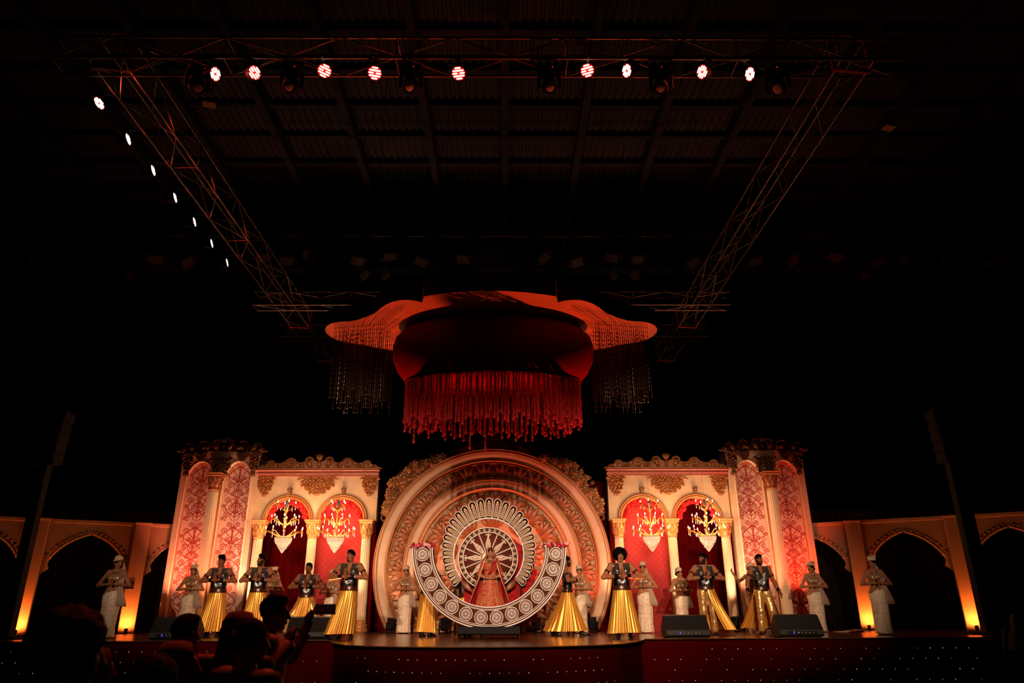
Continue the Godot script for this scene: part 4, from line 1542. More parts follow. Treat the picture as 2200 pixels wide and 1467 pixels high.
# ------------------------------------------------------------------ canopy with hanging drum
func canopy() -> void:
	var y := DECK + 6.23
	var zc := -14.35
	var t := thing("petal_canopy", "cloud-shaped ceiling board with an orange-lit underside above the stage", "canopy", Vector3(0.06, y, zc))
	var poly := []
	# outline (x, z forward) of the right half, from the front middle to the back middle
	var half := []
	for i in 9:
		var u := i / 8.0
		half.append(Vector2(1.28 * u, 2.05 - 0.26 * u * u))
	half.append(Vector2(1.34, 1.50))
	for i in 7:
		var u := i / 6.0
		half.append(Vector2(1.45 + 0.9 * u, 1.58 + 0.12 * sin(u * PI) - 0.60 * u * u))
	for i in 6:
		var u := (i + 1) / 6.0
		half.append(Vector2(2.35 + 0.75 * u, 0.98 - 0.47 * sin(u * PI / 2)))
	for i in 9:
		var a := PI / 2 - PI * (i + 0.5) / 9.0
		half.append(Vector2(3.1 + 0.52 * cos(a), -0.15 + 0.66 * sin(a)))
	for i in 6:
		var u := (i + 1) / 6.0
		half.append(Vector2(3.1 - 1.2 * u, -0.8 - 0.6 * sin(u * PI / 2)))
	half.append(Vector2(1.0, -1.75))
	half.append(Vector2(0.0, -1.85))
	for p in half:
		poly.append(p)
	for i in range(half.size() - 2, 0, -1):
		poly.append(Vector2(-half[i].x, half[i].y))
	var pv := PackedVector2Array()
	for p in poly:
		pv.append(Vector2(p.x, -p.y))
	var st := ns()
	extrude(st, pv, 0.0, 0.05, Transform3D(Basis(Vector3.RIGHT, -PI / 2), Vector3.ZERO))
	obj("soffit_board", st, mat("canopy paint", Color(0.72, 0.45, 0.30), 0.7), t)
	# upright fascia along the outline, in two pieces joined at the middle
	for s in [-1.0, 1.0]:
		st = ns()
		for i in half.size() - 1:
			var a: Vector2 = half[i]
			var b: Vector2 = half[i + 1]
			var A := Vector3(s * a.x, 0, a.y)
			var B := Vector3(s * b.x, 0, b.y)
			var h := 0.36
			quad(st, A + Vector3(0, -0.012, 0), A + Vector3(0, h, 0), B + Vector3(0, h, 0), B + Vector3(0, -0.012, 0))
			var ia := A * 0.985
			var ib := B * 0.985
			quad(st, ib + Vector3(0, 0.05, 0), ib + Vector3(0, h, 0), ia + Vector3(0, h, 0), ia + Vector3(0, 0.05, 0))
			quad(st, A + Vector3(0, h, 0), ia + Vector3(0, h, 0), ib + Vector3(0, h, 0), B + Vector3(0, h, 0))
		obj("fascia", st, mat("fascia paint", Color(0.42, 0.24, 0.15), 0.8), t)
	for q in [Vector3(-2.6, 0.05, 0.3), Vector3(2.6, 0.05, 0.3), Vector3(-1.2, 0.05, -1.2), Vector3(1.2, 0.05, -1.2)]:
		rod(t, "hanging_cable", q, Vector3(q.x, 16.4 - y, q.z), 0.006, mat("black steel"))
	# dark red drum
	var drum_m := mat("drum cloth", Color(0.44, 0.0, 0.012), 0.9)
	drum_m.metallic_specular = 0.1
	var d := thing("fabric_drum", "big dark red padded drum hung under the petal canopy", "drum", Vector3(0.1, y, zc))
	st = ns(true)
	lathe(st, [Vector2(1.72, -1.22), Vector2(1.86, -1.18), Vector2(2.02, -0.98), Vector2(2.13, -0.72), Vector2(2.15, -0.45), Vector2(2.10, -0.24), Vector2(1.95, -0.08), Vector2(1.8, -0.005)], 64, Transform3D.IDENTITY, 1.0, 0.52)
	obj("padded_shell", st, drum_m, d)
	st = ns(true)
	tube(st, ellipse_pts(1.83, 0.92, -1.22, 64), 0.03, 6, false)
	obj("lower_ring", st, mat("drum cloth"), d)
	# garlands of red petals hung from the drum's lower ring
	var variants := []
	for k in 5:
		st = ns(true)
		var r := RandomNumberGenerator.new()
		r.seed = 100 + k
		var L := [0.84, 0.9, 0.96, 1.02, 1.2][k] as float
		var n := int(L / 0.028)
		var pts := []
		var rad := []
		for i in n + 1:
			pts.append(Vector3(r.randf_range(-0.006, 0.006), -L * i / n, r.randf_range(-0.006, 0.006)))
			rad.append(0.006 + (0.017 if i % 2 else 0.004) * r.randf_range(0.6, 1.15) + (0.012 if i > n - 3 else 0.0))
		rad[n] = 0.006
		tube(st, pts, rad, 6)
		variants.append(fin(st))
	var fr := thing("petal_fringe", "curtain of red petal strings hanging from the dark red drum", "fringe", Vector3(0.1, y - 1.24, zc))
	var fm := mat("petal string", Color(0.62, 0.0, 0.012), 0.8)
	for i in 150:
		var a := TAU * i / 150.0 + rng.randf_range(-0.01, 0.01)
		var kk := 1.0 if i % 3 else 0.93
		var v := 0 if rng.randf() < 0.25 else rng.randi_range(0, 3)
		if rng.randf() < 0.03:
			v = 4
		inst("petal_string", variants[v], fm, fr, Transform3D(Basis.IDENTITY, Vector3(cos(a) * 1.83 * kk, rng.randf_range(-0.02, 0.02), sin(a) * 0.92 * kk)))
	for i in 70:
		var a := TAU * i / 70.0
		inst("petal_string", variants[rng.randi_range(0, 3)], fm, fr, Transform3D(Basis.IDENTITY, Vector3(cos(a) * 1.5, rng.randf_range(-0.02, 0.02), sin(a) * 0.68)))
	# crystal strings at both wings
	var cv := []
	for k in 3:
		st = ns()
		var L := [1.42, 1.58, 1.7][k] as float
		var pts := []
		var rad := []
		var n := 46
		for i in n + 1:
			pts.append(Vector3(0, -L * i / n, 0))
			rad.append(0.011 if i % 3 == 1 else 0.0035)
		tube(st, pts, rad, 4)
		cv.append(fin(st))
	for s in [-1.0, 1.0]:
		var c := thing("crystal_curtain", "curtain of thin crystal strings under the %s wing of the canopy" % ("left" if s < 0 else "right"), "curtain", Vector3(0.06 + s * 2.75, y - 0.005, zc), 0.0, "crystal string curtains")
		for row in 3:
			for i in 27:
				var u := i / 26.0
				var p := Vector3(lerpf(-0.55, 0.58, u) * s + rng.randf_range(-0.008, 0.008), 0, [0.45, 0.0, -0.55][row] - 0.22 * u * (1.0 if row < 2 else 0.0) + rng.randf_range(-0.03, 0.03))
				inst("crystal_string", cv[rng.randi_range(0, 2)], mat("crystal smoke", Color(0.32, 0.23, 0.19), 0.3, 0.2), c, Transform3D(Basis(Vector3.UP, rng.randf() * 1.5), p))

func ellipse_pts(rx: float, rz: float, y: float, n: int) -> Array:
	var out := []
	for i in n + 1:
		var a := TAU * i / n
		out.append(Vector3(cos(a) * rx, y, sin(a) * rz))
	return out

# ------------------------------------------------------------------ the bride's float
func medallion_mesh(r: float) -> ArrayMesh:
	var st := ns(true)
	var xf := Transform3D(Basis(Vector3.RIGHT, PI / 2), Vector3.ZERO)
	lathe(st, [Vector2(0.0, 0.0), Vector2(r, 0.0), Vector2(r, 0.018), Vector2(r * 0.88, 0.024), Vector2(r * 0.84, 0.006), Vector2(r * 0.8, 0.006), Vector2(r * 0.76, 0.014), Vector2(r * 0.44, 0.022), Vector2(r * 0.40, 0.008), Vector2(r * 0.34, 0.008), Vector2(r * 0.3, 0.02), Vector2(r * 0.22, 0.02), Vector2(r * 0.2, 0.03), Vector2(0.0, 0.045)], 32, xf)
	return fin(st)

func ray_ring(r0: float, r1: float, n: int, w: float) -> ArrayMesh:
	var st := ns()
	for i in n:
		var a := TAU * i / n
		var d := Vector3(cos(a), sin(a), 0)
		bx(st, d * (r0 + r1) * 0.5 + Vector3(0, 0, 0.022), Vector3(r1 - r0, w, 0.012), Basis(Vector3.BACK, a))
	return fin(st)

func float_throne() -> void:
	var silver := mat("silver white")
	var brown := mat("float brown")
	var motif := mat("float motif")
	# cart
	var cart := thing("float_cart", "low black wheeled cart under the brown crescent", "cart", Vector3(0.02, DECK, -15.9))
	var st := ns()
	bx(st, Vector3(0, 0.17, 0), Vector3(1.25, 0.14, 1.15), Basis.IDENTITY, 0.01)
	bx(st, Vector3(0, 0.11, 0.42), Vector3(1.15, 0.05, 0.05))
	obj("platform", st, mat("matte black"), cart)
	for x in [-0.52, 0.52]:
		for z in [-0.4, 0.4]:
			st = ns(true)
			lathe(st, [Vector2(0.0, -0.02), Vector2(0.05, -0.02), Vector2(0.05, 0.02), Vector2(0.0, 0.02)], 14, Transform3D(Basis(Vector3.BACK, PI / 2), Vector3(x, 0.05, z)))
			obj("castor", st, mat("black steel"), cart)
	# crescent
	var yc := 1.76
	var t := thing("crescent_boat", "large brown crescent with white rosettes, carrying the bride", "float", Vector3(0.02, DECK, -15.35))
	var R := 1.60
	var r := 1.17
	var poly := PackedVector2Array()
	for i in 41:
		var a := PI + PI * i / 40.0
		poly.append(Vector2(cos(a) * R, yc + sin(a) * R * 0.985))
	for i in 41:
		var a := TAU - PI * i / 40.0
		poly.append(Vector2(cos(a) * r, yc + sin(a) * r * 0.985))
	st = ns()
	extrude(st, poly, -0.28, 0.0)
	obj("shell", st, brown, t)
	for q in [[R - 0.012, 0.014, 0.008], [R - 0.055, 0.009, 0.004], [R - 0.085, 0.005, 0.003], [r + 0.012, 0.013, 0.008], [r + 0.05, 0.006, 0.004], [r + 0.068, 0.004, 0.003]]:
		var pts := []
		for i in 65:
			var a := PI + PI * i / 64.0
			pts.append(Vector3(cos(a) * q[0], yc + sin(a) * q[0] * 0.985, q[2]))
		st = ns(true)
		tube(st, pts, float(q[1]), 6)
		obj("trim_line", st, silver, t)
	var mm := medallion_mesh(0.128)
	var rr := ray_ring(0.06, 0.098, 20, 0.009)
	var rr2 := ray_ring(0.034, 0.05, 14, 0.007)
	var bst := ns(true)
	ball(bst, Vector3(0, 0, 0.03), Vector3(0.024, 0.024, 0.024), 10, 6)
	var bossm := fin(bst)
	var rim := ns(true)
	var rp := []
	for i in 33:
		rp.append(Vector3(cos(TAU * i / 32.0) * 0.128, sin(TAU * i / 32.0) * 0.128, 0.012))
	tube(rim, rp, 0.009, 6, false)
	var rim_m := fin(rim)
	for i in 14:
		var a := PI + deg_to_rad(5.5 + 169.0 * i / 13.0)
		var p := Vector3(cos(a) * 1.385, yc + sin(a) * 1.385 * 0.985, 0.002)
		var md := inst("rosette", mm, mat("rosette tan", Color(0.42, 0.30, 0.23), 0.45, 0.1), t, Transform3D(Basis(Vector3.BACK, a), p))
		inst("rays", rr, silver, md)
		inst("rays", rr2, silver, md)
		inst("boss", bossm, silver, md)
		inst("rim", rim_m, silver, md)
	# posy rows on the two horns
	var rm := rose_mesh(0.036)
	var cols := [mat("posy white", Color(0.88, 0.72, 0.70), 0.7), mat("posy pink", Color(0.80, 0.22, 0.32), 0.7), mat("posy red", Color(0.62, 0.03, 0.08), 0.7)]
	for s in [-1.0, 1.0]:
		var g := thing("posy_row", "row of pink, red and white flowers on the %s horn of the crescent" % ("left" if s < 0 else "right"), "flowers", Vector3(0.02 + s * 1.385, DECK + yc, -15.49), 0.0, "flower rows on the crescent")
		for i in 80:
			var p := Vector3(rng.randf_range(-0.27, 0.27), rng.randf_range(0.02, 0.085), rng.randf_range(-0.14, 0.15))
			inst("blossom", rm, cols[rng.randi_range(0, 2)], g, Transform3D(Basis.from_euler(Vector3(rng.randf_range(-1.2, 0.2), rng.randf_range(-0.8, 0.8), 0)) * Basis.from_scale(Vector3.ONE * rng.randf_range(0.8, 1.25)), p))
	# wheel
	var wc := Vector3(-0.03, DECK + 1.63, -16.5)
	var w := thing("spoked_wheel", "ornate spoked wheel standing behind the bride", "wheel", wc)
	var turn := Transform3D(Basis(Vector3.RIGHT, PI / 2), Vector3.ZERO)
	st = ns(true)
	rings_lathe(st, [Vector2(0.555, 0.0), Vector2(0.555, 0.03), Vector2(0.60, 0.045), Vector2(0.655, 0.03), Vector2(0.655, 0.0)], 64, turn)
	obj("rim", st, mat("rim brown", Color(0.24, 0.13, 0.08), 0.75), w)
	st = ns(true)
	lathe(st, [Vector2(0.0, -0.03), Vector2(0.56, -0.03), Vector2(0.56, -0.015), Vector2(0.0, -0.015)], 48, turn)
	obj("back_plate", st, mat("plate brown", Color(0.40, 0.17, 0.11), 0.6), w)
	for q in [0.555, 0.655]:
		st = ns(true)
		var pts := []
		for i in 65:
			pts.append(Vector3(cos(TAU * i / 64.0) * q, sin(TAU * i / 64.0) * q, 0.03))
		tube(st, pts, 0.012, 6, false)
		obj("rim_line", st, silver, w)
	st = ns()
	for i in 64:
		var a := TAU * i / 64.0
		leaf(st, 0.085, 0.05, 0.012, Transform3D(Basis(Vector3.BACK, a - PI / 2 + (0.6 if i % 2 else -0.6)), Vector3(cos(a) * 0.567, sin(a) * 0.567, 0.042)))
	obj("rim_carving", st, motif, w)
	st = ns(true)
	lathe(st, [Vector2(0.0, 0.0), Vector2(0.15, 0.0), Vector2(0.15, 0.04), Vector2(0.11, 0.06), Vector2(0.09, 0.05), Vector2(0.0, 0.08)], 28, turn)
	obj("hub", st, motif, w)
	var sp := ns()
	var outl := PackedVector2Array([Vector2(-0.02, 0.14), Vector2(-0.03, 0.16), Vector2(-0.055, 0.29), Vector2(-0.016, 0.44), Vector2(-0.012, 0.53), Vector2(0.012, 0.53), Vector2(0.016, 0.44), Vector2(0.055, 0.29), Vector2(0.03, 0.16), Vector2(0.02, 0.14)])
	extrude(sp, outl, 0.0, 0.03)
	var spoke := fin(sp)
	sp = ns(true)
	var ep := []
	for p in outl:
		ep.append(Vector3(p.x, p.y, 0.03))
	tube(sp, ep, 0.006, 5)
	var edge_m := fin(sp)
	sp = ns(true)
	ball(sp, Vector3(0, 0.29, 0.03), Vector3(0.028, 0.085, 0.02), 10, 6)
	ball(sp, Vector3(0, 0.43, 0.03), Vector3(0.014, 0.04, 0.012), 8, 5)
	for e in [-1.0, 1.0]:
		ball(sp, Vector3(e * 0.045, 0.5, 0.02), Vector3(0.022, 0.026, 0.016), 8, 5)
	var jewel := fin(sp)
	for i in 8:
		var b := Basis(Vector3.BACK, TAU * i / 8.0)
		var d := inst("diamond_spoke", spoke, mat("spoke grey", Color(0.50, 0.43, 0.38), 0.4, 0.2), w, Transform3D(b, Vector3.ZERO))
		inst("edge", edge_m, silver, d)
		inst("boss", jewel, motif, d)
		st = ns()
		var a := TAU * (i + 0.5) / 8.0
		bx(st, Vector3(0, 0.35, 0.005), Vector3(0.035, 0.42, 0.025), Basis.IDENTITY, 0.006)
		obj("bar_spoke", st, mat("spoke grey"), w, Transform3D(Basis(Vector3.BACK, a), Vector3.ZERO))
	rod(w, "stand", Vector3(-0.25, -0.6, -0.02), Vector3(-0.25, -1.4, -0.02), 0.02, mat("black steel"))
	rod(w, "stand", Vector3(0.25, -0.6, -0.02), Vector3(0.25, -1.4, -0.02), 0.02, mat("black steel"))
	# fan of feathers round the wheel
	var hc := Vector3(-0.02, DECK + 1.72, -16.62)
	var h := thing("feather_fan", "arched fan of brown and white feather shapes round the wheel", "fan", hc)
	var fp := PackedVector2Array([Vector2(-0.05, 0.0), Vector2(-0.074, 0.30)])
	for i in 9:
		var a := PI - PI * i / 8.0
		fp.append(Vector2(cos(a) * 0.076, 0.385 + sin(a) * 0.076))
	fp.append(Vector2(0.074, 0.30))
	fp.append(Vector2(0.05, 0.0))
	st = ns()
	extrude(st, fp, -0.02, 0.0)
	var plate := fin(st)
	st = ns(true)
	var bp := []
	for p in fp:
		bp.append(Vector3(p.x, p.y, 0.004))
	tube(st, bp, 0.0095, 6)
	var border := fin(st)
	st = ns(true)
	ball(st, Vector3(0, 0.375, 0.006), Vector3(0.03, 0.036, 0.014), 8, 5)
	for k in 7:
		for e in [-1.0, 1.0]:
			leaf(st, 0.06, 0.034, 0.012, Transform3D(Basis(Vector3.BACK, -e * 0.75), Vector3(e * 0.002, 0.31 - k * 0.044, 0.008)))
	var wheat := fin(st)
	var fb := mat("feather brown", Color(0.12, 0.055, 0.032), 0.7)
	fb.metallic_specular = 0.1
	var nf := 27
	for i in nf:
		var a := lerpf(deg_to_rad(218.0), deg_to_rad(-38.0), i / float(nf - 1))
		var up := clampf(sin(a), -0.7, 1.0)
		var len_ := lerpf(0.25, 0.46, pow(clampf((up + 0.1) / 1.1, 0.0, 1.0), 1.3)) / 0.46
		var xf := Transform3D(Basis(Vector3.BACK, a - PI / 2) * Basis.from_scale(Vector3(1.0 if up > 0.5 else 0.95, len_, 1.0)), Vector3(cos(a) * 0.78, sin(a) * 0.78, 0.012 * (i % 2)))
		var f := inst("feather", plate, fb, h, xf)
		inst("border", border, silver, f)
		inst("wheat_motif", wheat, motif, f)
	st = ns(true)
	var arc := []
	for i in 61:
		var a := lerpf(deg_to_rad(220.0), deg_to_rad(-40.0), i / 60.0)
		arc.append(Vector3(cos(a) * 0.785, sin(a) * 0.785, 0.02))
	tube(st, arc, 0.017, 6)
	obj("inner_rim", st, silver, h)
	for s in [-1.0, 1.0]:
		st = ns(true)
		leaf(st, 0.34, 0.14, 0.04, Transform3D.IDENTITY, 0.04)
		obj("end_leaf", st, mat("float carving", Color(0.48, 0.30, 0.18), 0.45, 0.3), h, Transform3D(Basis(Vector3.BACK, s * 2.35), Vector3(s * 0.60, -0.56, 0.03)))
		rod(h, "stand", Vector3(s * 0.72, -0.4, -0.03), Vector3(s * 0.72, -1.69, -0.03), 0.02, mat("black steel"))
	# bank of deep red flowers behind the wheel
	var bank := thing("flower_bank", "bank of deep red flowers filling the space behind the wheel", "flowers", Vector3(0.12, DECK, -16.86))
	var bp2 := PackedVector2Array()
	for i in 25:
		var a := lerpf(-0.2, PI + 0.35, i / 24.0)
		bp2.append(Vector2(cos(a) * (0.84 + 0.06 * cos(a)), 1.42 + sin(a) * 0.70))
	bp2.append(Vector2(-0.62, 0.3))
	bp2.append(Vector2(0.95, 0.3))
	st = ns()
	extrude(st, bp2, -0.06, 0.0)
	obj("backing", st, mat("bank cloth", Color(0.55, 0.01, 0.02), 0.85), bank)
	var bm := rose_mesh(0.05)
	var nb := 0
	while nb < 250:
		var p := Vector2(rng.randf_range(-0.92, 1.0), rng.randf_range(0.55, 2.1))
		if not Geometry2D.is_point_in_polygon(p, bp2):
			continue
		if Vector2(p.x + 0.14, p.y - 1.60).length() < 0.5:
			continue
		nb += 1
		inst("blossom", bm, mat("bank flower", Color(0.72, 0.012, 0.03), 0.8), bank, Transform3D(Basis.from_euler(Vector3(rng.randf_range(-0.5, 0.5), rng.randf_range(-0.5, 0.5), rng.randf() * TAU)) * Basis.from_scale(Vector3.ONE * rng.randf_range(0.8, 1.3)), Vector3(p.x, p.y, 0.01)))
	rod(bank, "stand", Vector3(-0.3, 0.32, -0.03), Vector3(-0.3, 0.0, -0.03), 0.02, mat("black steel"))
	rod(bank, "stand", Vector3(0.5, 0.32, -0.03), Vector3(0.5, 0.0, -0.03), 0.02, mat("black steel"))

# a closed ring from an open profile (radius, height)
func rings_lathe(st: SurfaceTool, prof: Array, n: int, xf: Transform3D) -> void:
	var rings := []
	for p in prof + [prof[0]]:
		var ring := PackedVector3Array()
		for j in n:
			var a := TAU * j / n
			ring.append(xf * Vector3(cos(a) * p.x, p.y, -sin(a) * p.x))
		rings.append(ring)
	skin(st, rings, true, false)

# ------------------------------------------------------------------ floor gear
func floor_gear() -> void:
	# wedge monitors
	var proto: Node3D = null
	var labels := ["black wedge monitor in front of the left scroll tower", "black wedge monitor at the left end of the bowed stage front", "black wedge monitor at the right end of the bowed stage front", "black wedge monitor in front of the right scroll tower"]
	var spots := [Vector3(-6.35, DECK, -15.75), Vector3(-3.62, DECK, -15.75), Vector3(4.05, DECK, -15.75), Vector3(6.35, DECK, -15.75)]
	for i in 4:
		if i > 0:
			dup(proto, labels[i], spots[i])
			continue
		var t := thing("wedge_monitor", labels[i], "loudspeaker", spots[i], 0.0, "wedge monitors")
		proto = t
		var st := ns()
		var prof := PackedVector2Array([Vector2(-0.28, 0.02), Vector2(0.26, 0.02), Vector2(0.3, 0.06), Vector2(0.27, 0.15), Vector2(0.08, 0.42), Vector2(0.0, 0.44), Vector2(-0.28, 0.2)])
		extrude(st, prof, -0.44, 0.44, Transform3D(Basis(Vector3.UP, -PI / 2), Vector3.ZERO))
		obj("cabinet", st, mat("wedge paint", Color(0.05, 0.045, 0.042), 0.55), t)
		st = ns()
		bx(st, Vector3(0, 0.095, 0.292), Vector3(0.6, 0.06, 0.012), Basis(Vector3.RIGHT, -0.2))
		var jp := obj("jack_panel", st, mat("jack panel", Color(0.05, 0.05, 0.055), 0.3, 0.5), t)
		for k in 5:
			st = ns(true)
			lathe(st, [Vector2(0.0, 0.0), Vector2(0.018, 0.0), Vector2(0.018, 0.01), Vector2(0.0, 0.012)], 10, Transform3D(Basis(Vector3.RIGHT, PI / 2), Vector3(-0.08 + k * 0.075, 0.095, 0.297)))
			obj("socket", st, mat("silver cuff"), jp)
		st = ns()
		bx(st, Vector3(-0.17, 0.1, 0.3), Vector3(0.018, 0.045, 0.006), Basis(Vector3.BACK, 0.25))
		obj("power_led", st, glow("blue led", Color(0.25, 0.25, 1.0), 1.3), jp)
		st = ns()
		bx(st, Vector3(0, 0.335, 0.155), Vector3(0.16, 0.08, 0.01), Basis(Vector3.RIGHT, -0.62), 0.004)
		obj("hand_grip", st, mat("matte black"), t)
		st = ns()
		bx(st, Vector3(0, 0.01, 0.0), Vector3(0.8, 0.02, 0.5))
		obj("foot_rail", st, mat("matte black"), t)
	# uplights and cans on the floor: [x, z, aim, colour, energy, cone, label]
	var cans := [
		[-3.9, -19.7, Vector3(-3.6, 4.2, -20.55), WARM, 7.0, 34.0, "black floor lamp at the foot of the left arch wall's inner column"],
		[-2.62, -19.9, Vector3(-2.2, 3.6, -20.5), WARM, 5.0, 40.0, "black floor lamp at the left foot of the round medallion"],
		[-1.2, -19.6, Vector3(-0.9, 5.4, -20.4), ROSE, 6.0, 40.0, "floor lamp with a white-hot lens left of the cart"],
		[1.15, -19.6, Vector3(0.9, 5.4, -20.4), RED, 11.0, 40.0, "black floor lamp right of the cart"],
		[2.62, -19.9, Vector3(2.3, 3.8, -20.5), RED, 7.0, 42.0, "black floor lamp at the right foot of the round medallion"],
		[3.3, -19.7, Vector3(3.5, 4.0, -20.55), WARM, 6.0, 36.0, "black floor lamp behind the curly-haired dancer"],
		[-8.5, -19.75, Vector3(-8.4, 3.9, -20.6), ROSE, 15.0, 36.0, "black floor lamp at the outer niche of the left tower"],
		[-7.3, -19.75, Vector3(-7.3, 3.9, -20.6), ROSE, 13.0, 36.0, "black floor lamp at the inner niche of the left tower"],
		[7.2, -19.75, Vector3(7.3, 3.9, -20.6), ROSE, 13.0, 36.0, "black floor lamp at the inner niche of the right tower"],
		[8.55, -19.75, Vector3(8.45, 3.9, -20.6), RED, 13.0, 36.0, "black floor lamp at the outer niche of the right tower"],
		[6.35, -19.9, Vector3(6.5, 4.0, -20.55), WARM, 7.0, 36.0, "black floor lamp at the outer column of the right arch wall"],
		[-6.5, -19.9, Vector3(-6.5, 4.0, -20.55), WARM, 8.0, 36.0, "black floor lamp at the outer column of the left arch wall"],
		[-5.05, -19.8, Vector3(-5.0, 4.0, -20.55), WARM, 6.0, 36.0, "black floor lamp at the middle column of the left arch wall"],
		[5.05, -19.8, Vector3(5.0, 4.0, -20.55), WARM, 6.0, 36.0, "black floor lamp at the middle column of the right arch wall"],
		[-3.62, -16.3, Vector3(-1.1, 7.4, -13.0), FIRE, 42.0, 31.0, "small black floor lamp hidden behind the wedge monitor at the left stage bow"],
		[4.05, -16.3, Vector3(0.9, 7.4, -13.0), FIRE, 54.0, 31.0, "small black floor lamp hidden behind the wedge monitor at the right stage bow"],
	]
	for c in cans:
		par_can(Vector3(c[0], DECK, c[1]), c[2] + Vector3(0, 0, 0), c[3], c[4], c[5], c[6], "floor lamps on the deck", 1.0 if c[1] < -18 else 0.5, 1.0 if c[1] < -18 else 0.15)
	# small things
	var st := ns()
	bx(st, Vector3(0, 0, -0.013), Vector3(0.42, 0.2, 0.024), Basis.IDENTITY, 0.006)
	var sg := thing("exit_sign", "small dark sign on the first left arcade post", "sign", Vector3(-9.965, DECK + 1.22, -20.483), 0.477)
	obj("sign_board", st, mat("sign green", Color(0.05, 0.09, 0.06), 0.4), sg)
	st = ns()
	bx(st, Vector3(0.13, 0, 0.0), Vector3(0.11, 0.15, 0.006))
	obj("pictogram_plate", st, mat("sign red", Color(0.35, 0.08, 0.05), 0.4), sg)
	st = ns()
	for k in 2:
		bx(st, Vector3(-0.06, 0.04 - k * 0.08, 0.0), Vector3(0.2, 0.025, 0.004))
	obj("stripes", st, mat("sign pale", Color(0.3, 0.3, 0.25), 0.5), sg)
	st = ns()
	for k in 4:
		bx(st, Vector3(0.05 * k, 0.012 + 0.012 * k, 0.03 * sin(k * 2.0)), Vector3(0.75 - 0.14 * k, 0.012, 0.4 - 0.05 * k), Basis(Vector3.UP, 0.3 * k) * Basis(Vector3.BACK, 0.03))
	tag(obj("folded_cloth", st, mat("pale cloth", Color(0.7, 0.62, 0.55), 0.9), null, Transform3D(Basis.IDENTITY, Vector3(9.0, DECK, -19.1))), "crumpled pale cloth left on the deck beside the right tower", "cloth")
	st = ns(true)
	var pts := []
	for i in 40:
		var u := i / 39.0
		pts.append(Vector3(lerpf(-3.3, -1.6, u), DECK + 0.012, -19.9 + 0.12 * sin(u * 17.0) + 0.05 * sin(u * 41.0)))
	tube(st, pts, 0.012, 6)
	tag(obj("power_cable", st, mat("matte black"), null), "black cable lying along the deck at the foot of the medallion", "cable")

